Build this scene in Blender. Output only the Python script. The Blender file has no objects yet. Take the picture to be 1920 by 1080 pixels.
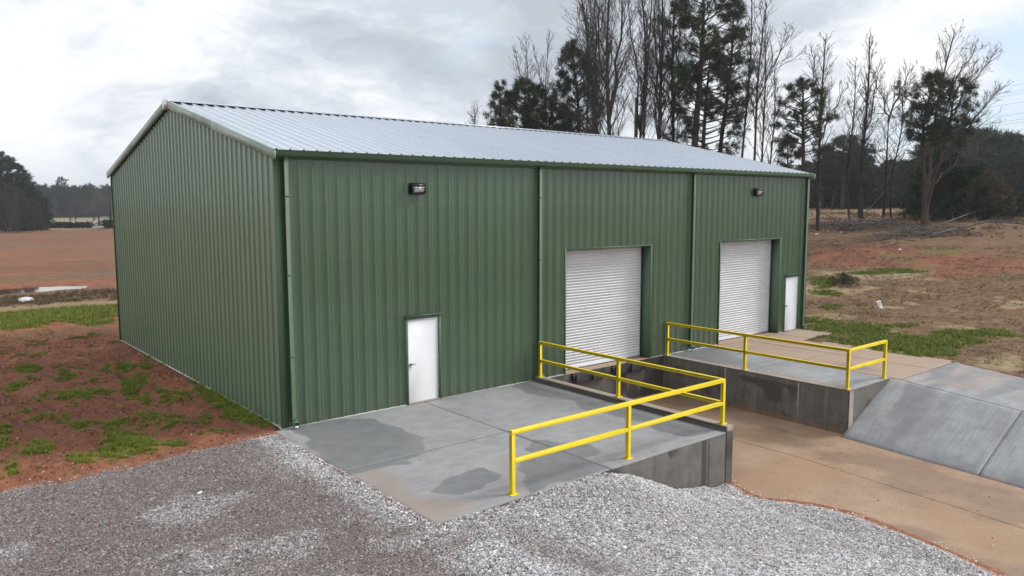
import bpy, math, random
import numpy as np
from mathutils import Matrix, Vector

# ---------------------------------------------------------------- camera
SC = bpy.context.scene
COL = SC.collection
CAM = np.array([-6.661, -15.978, 4.922])
YAW, PIT, ROLL, FPX = 0.69045, -0.10860, -0.0015654, 1440.1
_fw = np.array([math.sin(YAW)*math.cos(PIT), math.cos(YAW)*math.cos(PIT), math.sin(PIT)])
_r = np.array([math.cos(YAW), -math.sin(YAW), 0.0]); _u = np.cross(_r, _fw)
_r2 = _r*math.cos(ROLL)+_u*math.sin(ROLL); _u2 = -_r*math.sin(ROLL)+_u*math.cos(ROLL)
cd = bpy.data.cameras.new('camera'); cam = bpy.data.objects.new('camera', cd); COL.objects.link(cam)
cd.sensor_width = 36; cd.lens = 36*FPX/1920; cd.clip_start = 0.1; cd.clip_end = 4000
cam.matrix_world = Matrix(((_r2[0], _u2[0], -_fw[0], CAM[0]), (_r2[1], _u2[1], -_fw[1], CAM[1]), (_r2[2], _u2[2], -_fw[2], CAM[2]), (0, 0, 0, 1)))
SC.camera = cam

def pdir(px, py):                      # direction through a photo pixel (1920 x 1080), unit depth
    return _fw + _r2*(px-960)/FPX + _u2*(540-py)/FPX
def at_depth(px, py, D): return CAM + pdir(px, py)*D
def on_plane(px, py, ax=2, v=0.0):
    d = pdir(px, py); return CAM + d*((v-CAM[ax])/d[ax])

# ---------------------------------------------------------------- node helper
class NT:
    def __init__(s, tree): s.t = tree; s.n = tree.nodes; s.l = tree.links
    def new(s, typ, **kw):
        x = s.n.new(typ)
        for k, v in kw.items(): setattr(x, k, v)
        return x
    def put(s, sock, v):
        if v is None: return
        if isinstance(v, bpy.types.NodeSocket): s.l.new(v, sock)
        elif isinstance(v, (tuple, list)) and sock.type == 'RGBA' and len(v) == 3: sock.default_value = (*v, 1)
        else: sock.default_value = v
    def math(s, op, a, b=None, clamp=False):
        x = s.new('ShaderNodeMath', operation=op, use_clamp=clamp); s.put(x.inputs[0], a); s.put(x.inputs[1], b); return x.outputs[0]
    def vmath(s, op, a, b=None, scale=None):
        x = s.new('ShaderNodeVectorMath', operation=op); s.put(x.inputs[0], a); s.put(x.inputs[1], b)
        if scale is not None: s.put(x.inputs['Scale'], scale)
        return x.outputs['Value'] if op in ('DOT_PRODUCT', 'LENGTH') else x.outputs[0]
    def mix(s, f, a, b, bt='MIX'):
        x = s.new('ShaderNodeMix', data_type='RGBA', blend_type=bt); s.put(x.inputs[0], f); s.put(x.inputs[6], a); s.put(x.inputs[7], b); return x.outputs[2]
    def noise(s, vec, scale, detail=4, rough=0.55, dist=0.0, out='Fac'):
        x = s.new('ShaderNodeTexNoise'); s.put(x.inputs['Vector'], vec); s.put(x.inputs['Scale'], scale); s.put(x.inputs['Detail'], detail); s.put(x.inputs['Roughness'], rough); s.put(x.inputs['Distortion'], dist); return x.outputs[out]
    def voro(s, vec, scale, feature='F1', out='Distance'):
        x = s.new('ShaderNodeTexVoronoi', feature=feature); s.put(x.inputs['Vector'], vec); s.put(x.inputs['Scale'], scale); return x.outputs[out]
    def ramp(s, f, stops):
        x = s.new('ShaderNodeValToRGB'); e = x.color_ramp.elements
        while len(e) > 1: e.remove(e[-1])
        for i, (p, c) in enumerate(stops):
            q = e[0] if i == 0 else e.new(p)
            q.position = p; q.color = (*c, 1) if len(c) == 3 else c
        s.put(x.inputs[0], f); return x.outputs[0]
    def sstep(s, f, a, b, lo=0.0, hi=1.0):
        x = s.new('ShaderNodeMapRange', interpolation_type='SMOOTHSTEP'); s.put(x.inputs[0], f); x.inputs[1].default_value = a; x.inputs[2].default_value = b; x.inputs[3].default_value = lo; x.inputs[4].default_value = hi; return x.outputs[0]
    def attr(s, name, out='Fac'):
        x = s.new('ShaderNodeAttribute'); x.attribute_name = name; return x.outputs[out]
    def sep(s, v):
        x = s.new('ShaderNodeSeparateXYZ'); s.put(x.inputs[0], v); return x.outputs
    def comb(s, a, b, c):
        x = s.new('ShaderNodeCombineXYZ'); s.put(x.inputs[0], a); s.put(x.inputs[1], b); s.put(x.inputs[2], c); return x.outputs[0]
    def pos(s): return s.new('ShaderNodeNewGeometry').outputs['Position']
    def scalev(s, v, sx, sy, sz): return s.vmath('MULTIPLY', v, (sx, sy, sz))
    def bump(s, h, strength=0.3, dist=0.02, normal=None):
        x = s.new('ShaderNodeBump'); s.put(x.inputs['Height'], h); x.inputs['Strength'].default_value = strength; x.inputs['Distance'].default_value = dist; s.put(x.inputs['Normal'], normal); return x.outputs[0]

# ---------------------------------------------------------------- world and sun
SUN_AZ, SUN_EL = math.radians(112), math.radians(40)     # azimuth from +Y towards +X
w = bpy.data.worlds.new('World'); SC.world = w; w.use_nodes = True
n = NT(w.node_tree); n.n.clear()
sky = n.new('ShaderNodeTexSky', sky_type='NISHITA'); sky.sun_disc = False
sky.sun_elevation = SUN_EL; sky.sun_rotation = SUN_AZ; sky.air_density = 1.0; sky.dust_density = 1.5
gen = n.new('ShaderNodeTexCoord').outputs['Generated']
dirv = n.vmath('NORMALIZE', gen)
dx, dy, dz = n.sep(dirv)
zc = n.math('ADD', n.math('MAXIMUM', dz, 0.0), 0.42)
cl = n.comb(n.math('DIVIDE', dx, zc), n.math('DIVIDE', dy, zc), n.math('MULTIPLY', dz, 1.6))
def lump(px, py, k, wgt):              # soft broad bank of cloud in one direction
    d = pdir(px, py); d = d/np.linalg.norm(d)
    dd = n.math('SUBTRACT', 1.0, n.vmath('DOT_PRODUCT', dirv, tuple(d)))
    return n.math('MULTIPLY', n.math('EXPONENT', n.math('MULTIPLY', dd, -k)), wgt)
warp = n.noise(cl, 2.2, 4, 0.55, out='Color')
clw = n.vmath('ADD', cl, n.vmath('SCALE', n.vmath('SUBTRACT', warp, (0.5, 0.5, 0.5)), scale=0.42))
base = n.noise(clw, 1.5, 5, 0.5)
fine = n.noise(n.vmath('ADD', clw, (3.1, 7.7, 0)), 5.2, 8, 0.60)
bri = n.math('ADD', n.math('MULTIPLY', base, 0.52), n.math('MULTIPLY', fine, 0.48))
off = None
for Lm in ((110, 70, 80, 0.20), (300, 60, 260, 0.08), (60, 300, 60, 0.10), (800, 205, 260, 0.17), (650, 190, 300, 0.06), (1800, 60, 160, 0.15), (1640, 240, 120, 0.16),
          (760, 55, 90, -0.19), (1000, 100, 80, -0.14), (1470, 60, 60, -0.14), (430, 150, 240, -0.13), (180, 165, 300, -0.10), (1300, 220, 120, 0.14), (890, 120, 1200, 0.16)):
    v = lump(*Lm); off = v if off is None else n.math('ADD', off, v)
bri = n.math('ADD', n.math('ADD', n.math('MULTIPLY', n.math('SUBTRACT', bri, 0.5), 1.75), 0.5), off)
cloudcol = n.ramp(bri, [(0.26, (0.47, 0.51, 0.57)), (0.42, (0.58, 0.62, 0.68)), (0.52, (0.71, 0.745, 0.80)), (0.60, (0.84, 0.86, 0.895)), (0.74, (0.96, 0.96, 0.965))])
gap = None
for Lm in ((1925, 255, 90, 0.40), (262, 2, 3500, 0.34), (885, 100, 900, 0.10), (1890, 180, 300, 0.10), (215, 150, 900, .06), (545, 190, 2000, 0.10)):
    v = lump(*Lm); gap = v if gap is None else n.math('ADD', gap, v)
gapn = n.noise(n.vmath('ADD', clw, (11.3, 2.2, 0)), 2.0, 5, 0.5)
gapf = n.sstep(n.math('ADD', gapn, n.math('SUBTRACT', gap, n.math('MULTIPLY', n.math('SUBTRACT', bri, 0.5), 0.35))), 0.66, 0.90)
skyc = n.mix(0.72, n.vmath('SCALE', sky.outputs[0], scale=0.12), (0.60, 0.75, 0.90))
low = n.sstep(dz, -0.02, 0.12, 1.0, 0.0)
fin = n.mix(n.math('MULTIPLY', gapf, 0.85), cloudcol, skyc)
fin = n.mix(n.math('MULTIPLY', low, 0.55), fin, (0.80, 0.845, 0.90))
bg = n.new('ShaderNodeBackground'); n.put(bg.inputs[0], fin); bg.inputs[1].default_value = 0.84
out = n.new('ShaderNodeOutputWorld'); n.l.new(bg.outputs[0], out.inputs[0])
try: w.cycles.sampling_method = 'MANUAL'; w.cycles.sample_map_resolution = 512
except Exception: pass

sl = bpy.data.lights.new('sun', 'SUN'); sl.energy = 1.5; sl.angle = math.radians(18); sl.color = (1.0, 0.96, 0.90)
so = bpy.data.objects.new('sun', sl); COL.objects.link(so)
sd = Vector((math.sin(SUN_AZ)*math.cos(SUN_EL), math.cos(SUN_AZ)*math.cos(SUN_EL), math.sin(SUN_EL)))
so.rotation_euler = sd.to_track_quat('Z', 'Y').to_euler(); so.location = (40, -15, 40)
SC.view_settings.view_transform = 'Standard'; SC.view_settings.look = 'None'; SC.view_settings.exposure = 0.50; SC.view_settings.gamma = 1.0
SC.view_settings.use_curve_mapping = False

# ---------------------------------------------------------------- numpy noise
def _hash(ix, iy, seed):
    h = (ix.astype(np.int64)*374761393 + iy.astype(np.int64)*668265263 + seed*982451653) & 0xffffffff
    h = ((h ^ (h >> 13))*1274126177) & 0xffffffff
    return ((h ^ (h >> 16)) & 0xffffff)/float(0xffffff)
def vnoise(x, y, seed=0):
    ix = np.floor(x); iy = np.floor(y); fx = x-ix; fy = y-iy
    fx = fx*fx*(3-2*fx); fy = fy*fy*(3-2*fy)
    a = _hash(ix, iy, seed); b = _hash(ix+1, iy, seed); c = _hash(ix, iy+1, seed); d = _hash(ix+1, iy+1, seed)
    return (a*(1-fx)+b*fx)*(1-fy) + (c*(1-fx)+d*fx)*fy
def fbm(x, y, seed=0, octv=4, g=0.5):
    x = np.asarray(x, float); y = np.asarray(y, float)
    s = 0; a = 1.0; t = 0; f = 1.0
    for i in range(octv):
        s = s + a*vnoise(x*f+i*17.3, y*f+i*9.1, seed+i); t += a; a *= g; f *= 2.03
    return s/t
def sst(v, a, b):
    t = np.clip((v-a)/(b-a), 0, 1); return t*t*(3-2*t)

# ---------------------------------------------------------------- ground shape
L, WD, HE = 21.56, 14.55, 5.90
def floor_z(y): return -1.2 - 0.042*np.maximum(0, -6.5-np.asarray(y, float))
def pad_z(y): return -0.09*np.maximum(0, -6.6-np.asarray(y, float))
def grade(x, y):                       # the lie of the land without pits and pads
    x = np.asarray(x, float); y = np.asarray(y, float)
    az = np.degrees(np.arctan2(x-CAM[0], y-CAM[1]+1e-6))
    wgt = sst(az, 20, 36)
    h = np.interp(x, [24, 30, 40, 50, 56, 80, 120, 200, 900], [0, .2, 1.15, 2.45, 2.95, 3.7, 4.3, 4.5, 4.5])
    z = h*wgt
    z = z - 0.09*np.maximum(0, -6.6-y)*sst(x, 12, 15)*sst(60-x, 0, 30)
    z = z - .34*np.exp(-(((x+.4)/3.6)**2+((y-37.0)/1.9)**2)**2)   # shallow hollow that holds the puddle
    bx, by = 36.0, 140.0                # red earth berm in the left field
    z = z + 3.2*np.exp(-(((x-bx)/9)**2+((y-by)/11)**2))
    return z
def gravel_z(x, y):
    x = np.asarray(x, float); y = np.asarray(y, float)
    a = np.interp(x, [-0.3, 1.2, 2.9, 3.4, 4.17, 4.96, 5.47, 6.4, 7.4, 9], [-.02, -.04, 0.0, -.05, -.27, -.63, -.87, -1.04, -1.17, -1.22])
    b = np.interp(x, [-4, 0, 2.5, 5, 7.8, 9], [-.03, -.10, -.42, -.92, -1.28, -1.34])
    t = sst(-6.4-y, 0, 2.6)
    front = a*(1-t)+b*t
    k = sst(-y, 5.6, 6.4)
    z = front*k
    z = np.where((x > 6.5), np.minimum(z, floor_z(y)+0.03), z)
    return z
GE = [on_plane(px, py, 2, -1.2-0.042*max(0, dyy)) for px, py, dyy in ((1367, 905, 0), (1395, 925, .4), (1425, 936, .8), (1480, 940, 1.2), (1540, 950, 1.9), (1600, 965, 2.5), (1700, 1003, 3.6), (1800, 1045, 4.6), (1880, 1080, 5.3))]
GEY = np.array([p[1] for p in GE][::-1]); GEX = np.array([p[0] for p in GE][::-1])
def gravel_mask(x, y):                 # >0 inside the gravel, metres from its edge
    x = np.asarray(x, float); y = np.asarray(y, float)
    nz = (fbm(x*1.6, y*1.6, 5, 3)-.5)
    e1 = -0.22 - 0.06*np.maximum(0, -x) + 0.35*np.exp(-((x+.25)/.35)**2)*0 - y + nz*0.30
    ex = np.interp(y, GEY, GEX, left=GEX[0]-0.1, right=GEX[-1])
    e2 = ex - x + nz*0.30
    inside_pad = np.minimum(x+0.33+nz*.1, y+6.40)
    m = np.minimum(e1, e2)
    return np.where(inside_pad > 0, np.minimum(m, -inside_pad*0+(-0.01)-inside_pad), m)
def solid(x, y):                       # footprints that the earth passes under
    x = np.asarray(x, float); y = np.asarray(y, float)
    b = (x > 0.1) & (x < L-.1) & (y > 0) & (y < WD-.1)
    p1 = (x > -0.15) & (x < 7.5) & (y < 0.1) & (y > -6.3)
    p2 = (x > 7.2) & (x < 19.0) & (y < 0.1)
    p3 = (x > 15) & (x < 21.2) & (y < 0.1) & (y > -1.5)
    return b | p1 | p2 | p3
def earth_z(x, y):
    x = np.asarray(x, float); y = np.asarray(y, float)
    z = grade(x, y)
    near = (x < 9.5) & (y < 0.6) & (x > -60)
    gz = gravel_z(x, y)
    gm = gravel_mask(x, y)
    z = np.where(near, np.where(gm > 0.3, gz-0.12, np.minimum(z, gz+0.0)), z)
    # tyre ruts and clods on the bare clay beside the gable
    cl = sst(-x, 0.1, 1.0)*sst(x, -40, -12)*sst(y, -0.5, 0.5)*sst(26-y, 0, 6)
    rut = np.sin((x*0.86+y*0.22)*5.2+fbm(x*.6, y*.6, 8, 2)*3)
    z = z + cl*(0.06*rut*sst(fbm(x*.35, y*.35, 9, 2), .36, .5) + 0.12*(fbm(x*2.2, y*2.2, 3, 4)-.5) + 0.10*(fbm(x*.5, y*.5, 4, 3)-.5))
    far = sst(np.hypot(x-5, y), 20, 30)
    z = z + far*(0.22*(fbm(x*.22, y*.22, 6, 4)-.5) + 0.06*(fbm(x*1.3, y*1.3, 7, 3)-.5))*sst(900-np.hypot(x, y), 0, 300)
    rt = sst(x, 19.2, 20.5)*sst(y, -20, -14)
    z = z + rt*0.05*(fbm(x*1.5, y*1.5, 12, 3)-.4)
    s = solid(x, y)
    return np.where(s, np.minimum(z, 0) - np.where((x < 7.3) & (y < 0.1), np.maximum(0.5, 0.12-gz), 2.2), z)
def ground_hit(px, py, fn=None):       # photo pixel -> point on the ground
    fn = fn or grade
    d = pdir(px, py); t = np.concatenate([np.arange(5, 120, .1), np.arange(120, 900, 1.0)])
    P = CAM[None]+d[None]*t[:, None]
    below = P[:, 2] <= fn(P[:, 0], P[:, 1])
    i = int(np.argmax(below)) if below.any() else len(t)-1
    return P[i]
# ---------------------------------------------------------------- mesh helpers
def mesh_np(name, V, F, attrs=None, smooth=False):
    """V (n,3); F (m,3 or 4) or a list of such arrays; attrs {name: (n,) or (n,3)} on points"""
    me = bpy.data.meshes.new(name)
    Fs = F if isinstance(F, list) else [F]
    Fs = [np.asarray(f, np.int32) for f in Fs if len(f)]
    V = np.asarray(V, np.float32)
    me.vertices.add(len(V)); me.vertices.foreach_set('co', V.ravel())
    nl = sum(f.size for f in Fs); me.loops.add(nl); me.loops.foreach_set('vertex_index', np.concatenate([f.ravel() for f in Fs]))
    sizes = np.concatenate([np.full(len(f), f.shape[1], np.int32) for f in Fs])
    st = np.concatenate([[0], np.cumsum(sizes)[:-1]]).astype(np.int32)
    me.polygons.add(len(sizes)); me.polygons.foreach_set('loop_start', st)
    if smooth: me.polygons.foreach_set('use_smooth', np.ones(len(sizes), bool))
    for k, a in (attrs or {}).items():
        a = np.asarray(a, np.float32)
        if a.ndim == 1: at = me.attributes.new(k, 'FLOAT', 'POINT'); at.data.foreach_set('value', a)
        else: at = me.attributes.new(k, 'FLOAT_COLOR', 'POINT'); at.data.foreach_set('color', np.concatenate([a, np.ones((len(a), 1), np.float32)], 1).ravel())
    me.update(calc_edges=True); me.validate()
    return me
def link(name, me, mat=None, parent=None):
    o = bpy.data.objects.new(name, me); COL.objects.link(o)
    if mat is not None and me is not None and not me.materials: me.materials.append(mat)
    if parent is not None: o.parent = parent
    return o
def tag(o, label=None, cat=None, group=None, kind=None):
    if label: o['label'] = label
    if cat: o['category'] = cat
    if group: o['group'] = group
    if kind: o['kind'] = kind
    return o
def thing(name, label, cat, group=None, loc=(0, 0, 0)):
    o = bpy.data.objects.new(name, None); COL.objects.link(o); o.location = loc; o.empty_display_size = .2
    return tag(o, label, cat, group)
class MB:
    """collects boxes, prisms and tubes into one mesh"""
    def __init__(s): s.v = []; s.f3 = []; s.f4 = []; s.n = 0
    def add(s, V, F):
        V = np.asarray(V, float); F = np.asarray(F, int)
        if F.shape[1] == 3: s.f3.append(F+s.n)
        else: s.f4.append(F+s.n)
        s.v.append(V); s.n += len(V); return s
    def hexa(s, P): return s.add(P, [[0, 3, 2, 1], [4, 5, 6, 7], [0, 1, 5, 4], [1, 2, 6, 5], [2, 3, 7, 6], [3, 0, 4, 7]])
    def box(s, x0, x1, y0, y1, z0, z1):
        return s.hexa([(x0, y0, z0), (x1, y0, z0), (x1, y1, z0), (x0, y1, z0), (x0, y0, z1), (x1, y0, z1), (x1, y1, z1), (x0, y1, z1)])
    def cbox(s, x0, x1, y0, y1, z0, z1, c=0.006):      # box with its edges chamfered: 24 corner points
        V = []; idx = {}
        X = (x0, x1); Y = (y0, y1); Z = (z0, z1)
        for i in (0, 1):
            for j in (0, 1):
                for k in (0, 1):
                    sx = c if i == 0 else -c; sy = c if j == 0 else -c; sz = c if k == 0 else -c
                    for a, p in (('x', (X[i], Y[j]+sy, Z[k]+sz)), ('y', (X[i]+sx, Y[j], Z[k]+sz)), ('z', (X[i]+sx, Y[j]+sy, Z[k]))):
                        idx[i, j, k, a] = len(V); V.append(p)
        q = []; t = []
        for a, ax in (('x', 0), ('y', 1), ('z', 2)):
            for sgn in (0, 1):
                o = [0, 0, 0]; ring = []
                for (p, r) in ((0, 0), (1, 0), (1, 1), (0, 1)):
                    k = [p, r]; k.insert(ax, sgn); ring.append(idx[k[0], k[1], k[2], a])
                if (sgn == 0) != (ax == 1): ring = ring[::-1]
                q.append(ring)
        for (a, b, ax) in (('x', 'y', 2), ('y', 'z', 0), ('x', 'z', 1)):
            for p in (0, 1):
                for r in (0, 1):
                    k0 = [p, r]; k0.insert(ax, 0); k1 = [p, r]; k1.insert(ax, 1)
                    q.append([idx[(*k0, a)], idx[(*k1, a)], idx[(*k1, b)], idx[(*k0, b)]])
        for i in (0, 1):
            for j in (0, 1):
                for k in (0, 1): t.append([idx[i, j, k, 'x'], idx[i, j, k, 'y'], idx[i, j, k, 'z']])
        s.v.append(np.array(V)); s.f4.append(np.array(q)+s.n); s.f3.append(np.array(t)+s.n); s.n += 24; return s
    def tube(s, P, R, k=6, cap=True):
        P = np.asarray(P, float); R = np.broadcast_to(np.asarray(R, float), (len(P),))
        T = np.gradient(P, axis=0); T /= np.linalg.norm(T, axis=1)[:, None]+1e-9
        m = T.mean(0); ref = np.array([1., 0, 0]) if abs(m[0]) < abs(m[1])+.01 and abs(m[0]) < .8*np.linalg.norm(m) else np.array([0, 1., 0])
        if abs(m[2]) < 0.5*np.linalg.norm(m): ref = np.array([0, 0, 1.])
        A = np.cross(T, ref); A /= np.linalg.norm(A, axis=1)[:, None]+1e-9; B = np.cross(T, A)
        a = np.arange(k)*2*math.pi/k
        V = P[:, None]+R[:, None, None]*(np.cos(a)[None, :, None]*A[:, None]+np.sin(a)[None, :, None]*B[:, None])
        nP = len(P); i = np.arange(nP-1)[:, None]*k; j = np.arange(k)[None]; j2 = (j+1) % k
        F = np.stack([i+j, i+j2, i+k+j2, i+k+j], -1).reshape(-1, 4)
        s.v.append(V.reshape(-1, 3)); s.f4.append(F+s.n)
        if cap and k > 3:
            c = np.arange(1, k-1); s.f3.append(np.stack([0*c, c+1, c], 1)+s.n); o = (nP-1)*k; s.f3.append(np.stack([0*c+o, c+o, c+1+o], 1)+s.n)
        s.n += nP*k; return s
    def prism(s, ring, axis, a, b):                    # closed 2-D ring extruded along an axis
        ring = np.asarray(ring, float); k = len(ring); V = []
        for v in (a, b):
            for p in ring:
                q = list(p); q.insert(axis, v); V.append(q)
        V = np.array(V); i = np.arange(k); j = (i+1) % k
        s.f4.append(np.stack([i, j, j+k, i+k], 1)+s.n)
        c = np.arange(1, k-1); s.f3.append(np.stack([0*c, c+1, c], 1)+s.n); s.f3.append(np.stack([0*c+k, c+k, c+1+k], 1)+s.n)
        s.v.append(V); s.n += 2*k; return s
    def mesh(s, name, smooth=False, attrs=None):
        F = []
        if s.f4: F.append(np.concatenate(s.f4))
        if s.f3: F.append(np.concatenate(s.f3))
        return mesh_np(name, np.concatenate(s.v), F, attrs, smooth)
    def build(s, name, mat, parent=None, smooth=False):
        return link(name, s.mesh(name, smooth), mat, parent)
def fix_normals(o):
    import bmesh
    b = bmesh.new(); b.from_mesh(o.data); bmesh.ops.recalc_face_normals(b, faces=b.faces); b.to_mesh(o.data); b.free(); return o

# ---------------------------------------------------------------- materials
def material(name):
    m = bpy.data.materials.new(name); m.use_nodes = True
    k = NT(m.node_tree); b = m.node_tree.nodes['Principled BSDF']; return m, k, b
def simple(name, col, rough=.5, metal=0., var=.12, scale=6., bump=0., spec=.5):
    m, k, b = material(name); p = k.pos()
    f = k.noise(p, scale, 4, .6)
    c = k.mix(k.sstep(f, .3, .7), tuple(v*(1-var) for v in col), tuple(min(1, v*(1+var)) for v in col))
    k.put(b.inputs['Base Color'], c); b.inputs['Roughness'].default_value = rough; b.inputs['Metallic'].default_value = metal
    b.inputs['Specular IOR Level'].default_value = spec
    if bump: k.put(b.inputs['Normal'], k.bump(k.noise(p, scale*6, 3), bump, .01))
    return m
M = {}
def wall_metal(name, col, dusty_lit):
    m, k, b = material(name); p = k.pos()
    big = k.noise(k.scalev(p, .35, .35, .5), 1.0, 4, .6); streak = k.noise(k.scalev(p, 5.5, 5.5, .22), 1.0, 4, .6); spk = k.noise(p, 60, 2, .6)
    c = k.mix(k.sstep(big, .3, .7), tuple(v*.93 for v in col), tuple(v*1.06 for v in col))
    c = k.mix(k.math('MULTIPLY', k.sstep(streak, .50, .75), .14 if not dusty_lit else .35), c, (col[0]*1.30, col[1]*1.14, col[2]*1.18))
    c = k.mix(k.math('MULTIPLY', k.sstep(spk, .58, .72), .10), c, (.27, .34, .27))
    if dusty_lit:                           # dust speckle plus painted light: outward faces paled against the rib sides
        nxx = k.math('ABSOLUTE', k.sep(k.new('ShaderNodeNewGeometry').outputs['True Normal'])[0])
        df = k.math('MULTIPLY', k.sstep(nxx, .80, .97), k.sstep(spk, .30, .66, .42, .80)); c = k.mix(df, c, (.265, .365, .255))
    z = k.sep(p)[2]; mud = k.math('MULTIPLY', k.sstep(z, .0, .55, 1, 0), k.sstep(k.noise(k.scalev(p, 4, 4, 2), 1, 4), .35, .7))
    c = k.mix(k.math('MULTIPLY', mud, .40), c, (.19, .12, .075))
    k.put(b.inputs['Base Color'], c); k.put(b.inputs['Roughness'], k.sstep(streak, .3, .7, .24, .38)); b.inputs['Coat Weight'].default_value = .6; b.inputs['Coat Roughness'].default_value = .16
    hb = k.noise(k.scalev(p, .9, .9, 1.5), 1.0, 3, .5)
    gd = None
    for gz_ in (1.02, 2.25, 3.63, 4.86):
        q = k.sstep(k.math('ABSOLUTE', k.math('SUBTRACT', z, gz_)), .0, .09, 1, 0); gd = q if gd is None else k.math('ADD', gd, q)
    k.put(b.inputs['Normal'], k.bump(k.math('ADD', k.math('MULTIPLY', gd, k.sstep(streak, .3, .6, .05, .30 if not dusty_lit else .12)), hb), .13, .05))
    return m
M['green'] = wall_metal('green_siding', (.094, .156, .094), False)
M['green_gable'] = wall_metal('green_siding_dusty_lit', (.094, .162, .093), True)  # gable copy: dust, and light painted on its outward faces
M['green_trim'] = simple('green_trim', (.088, .158, .089), .52, 0, .08, 1.5)
M['rake'] = simple('sage_trim', (.33, .42, .35), .40, .0, .12, 2.2, .05)
def roof_mat():
    m, k, b = material('galvalume_roof'); p = k.pos()
    f = k.noise(k.scalev(p, 2.4, .25, .4), 1, 4, .6); s = k.voro(p, 90, 'F1', 'Color')
    g = k.sep(s)[0]
    c = k.mix(k.sstep(f, .3, .7), (.70, .75, .83), (.78, .83, .91)); c = k.mix(k.math('MULTIPLY', g, .05), c, (.45, .49, .56))
    k.put(b.inputs['Base Color'], c); b.inputs['Metallic'].default_value = .75; k.put(b.inputs['Roughness'], k.sstep(f, .3, .7, .24, .34))
    k.put(b.inputs['Normal'], k.bump(k.noise(k.scalev(p, 1, .7, 1), 1.2, 3), .03, .03)); return m
M['roof'] = roof_mat()
M['zinc'] = simple('bare_zinc', (.72, .74, .77), .35, .7, .12, 8)
M['base_trim'] = simple('pale_base_trim', (.52, .55, .52), .5, .1, .2, 5)
M['white'] = simple('white_door_paint', (.78, .79, .82), .42, 0, .03, 1.2)
def curtain_mat():
    m, k, b = material('white_slat_steel'); p = k.pos()
    f = k.noise(k.scalev(p, .8, 1, 3), 1, 4)
    c = k.mix(k.sstep(f, .35, .7), (.74, .755, .78), (.82, .83, .85)); st = k.noise(k.scalev(p, 14, 1, .5), 1, 3)
    c = k.mix(k.math('MULTIPLY', k.sstep(st, .55, .8), .18), c, (.55, .55, .53))
    k.put(b.inputs['Base Color'], c); b.inputs['Roughness'].default_value = .4; return m
M['curtain'] = curtain_mat()
M['dark'] = simple('dark_seal', (.018, .018, .018), .6)
M['black'] = simple('black_housing', (.012, .012, .013), .38, 0, .2, 8)
M['rubber'] = simple('black_rubber', (.016, .015, .015), .72, 0, .3, 12, .2)
M['steel'] = simple('brushed_steel', (.35, .35, .36), .32, .9)
M['lens'] = simple('clear_lens', (.62, .64, .66), .16, .15, .1, 14)
def yellow_mat():
    m, k, b = material('yellow_paint'); p = k.pos()
    f = k.noise(p, 3.5, 4, .6); sp = k.noise(p, 38, 3, .6)
    c = k.mix(k.sstep(f, .3, .7), (.88, .66, .006), (.93, .73, .010)); c = k.mix(k.math('MULTIPLY', k.sstep(sp, .66, .76), .5), c, (.42, .27, .02))
    k.put(b.inputs['Base Color'], c); b.inputs['Roughness'].default_value = .40; k.put(b.inputs['Normal'], k.bump(sp, .06, .004)); return m
M['yellow'] = yellow_mat()
def concrete(name, c1, c2, wetcol, stain=None, broom=(0, 1), dirt=None, rough=.8, wetnoise=0.0, blotch=.5, streaks=0., pits=.2, soft=False):
    """bare concrete: broom lines, blotches, wet marks (attribute 'wet'), clay stains (attribute 'clay'), worn edges (attribute 'edge')"""
    m, k, b = material(name); p = k.pos()
    px, py, pz = k.sep(p)
    big = k.noise(p, .55, 5, .6); mid = k.noise(p, 2.8, 5, .62); fin = k.noise(p, 34, 3, .6)
    bs = k.noise(k.scalev(p, 1.0 if broom[0] else 46, 46 if broom[0] else 1.0, 1.0), 1, 2, .5) if broom else fin
    f = k.math('ADD', k.math('MULTIPLY', big, blotch), k.math('MULTIPLY', mid, 1-blotch))
    c = k.mix(k.sstep(f, .34, .66), c1, c2)
    c = k.mix(k.math('MULTIPLY', k.sstep(bs, .40, .72), .42), c, tuple(v*.66 for v in c1))
    c = k.mix(k.math('MULTIPLY', k.sstep(fin, .52, .72), .45), c, tuple(v*.55 for v in c1))
    if streaks:
        sv = k.noise(k.scalev(p, 7, 7, .35), 1, 5, .65); c = k.mix(k.math('MULTIPLY', k.sstep(sv, .46, .70), streaks), c, tuple(v*1.7 for v in c2))
        hl = k.noise(k.scalev(p, .6, .6, 9), 1, 4, .6); c = k.mix(k.math('MULTIPLY', k.sstep(hl, .5, .7), streaks*.6), c, tuple(v*.55 for v in c1))
    if stain: 
        cs = k.attr('clay'); cn = k.noise(p, 1.4, 5, .65)
        cf = k.math('MULTIPLY', cs, k.sstep(k.math('ADD', cn, k.math('MULTIPLY', cs, .3)), .35, .72), True); c = k.mix(cf, c, stain)
    if dirt:
        dn = k.noise(p, 9, 4, .7); c = k.mix(k.math('MULTIPLY', k.sstep(dn, .60, .78), .55), c, dirt)
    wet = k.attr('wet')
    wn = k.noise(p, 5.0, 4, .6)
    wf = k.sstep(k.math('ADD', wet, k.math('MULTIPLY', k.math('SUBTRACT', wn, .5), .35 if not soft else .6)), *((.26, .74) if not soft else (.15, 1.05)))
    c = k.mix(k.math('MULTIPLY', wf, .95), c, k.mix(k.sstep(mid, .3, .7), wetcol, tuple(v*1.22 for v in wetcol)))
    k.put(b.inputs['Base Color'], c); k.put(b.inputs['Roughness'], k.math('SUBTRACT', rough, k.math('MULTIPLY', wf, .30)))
    h = k.math('ADD', k.math('MULTIPLY', bs, .5), k.math('MULTIPLY', fin, .5))
    k.put(b.inputs['Normal'], k.bump(h, pits, .006)); return m
M['conc_pad'] = concrete('grey_broomed_concrete', (.30, .30, .305), (.41, .405, .41), (.195, .199, .205), stain=(.335, .265, .215), broom=(1, 0))
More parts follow.
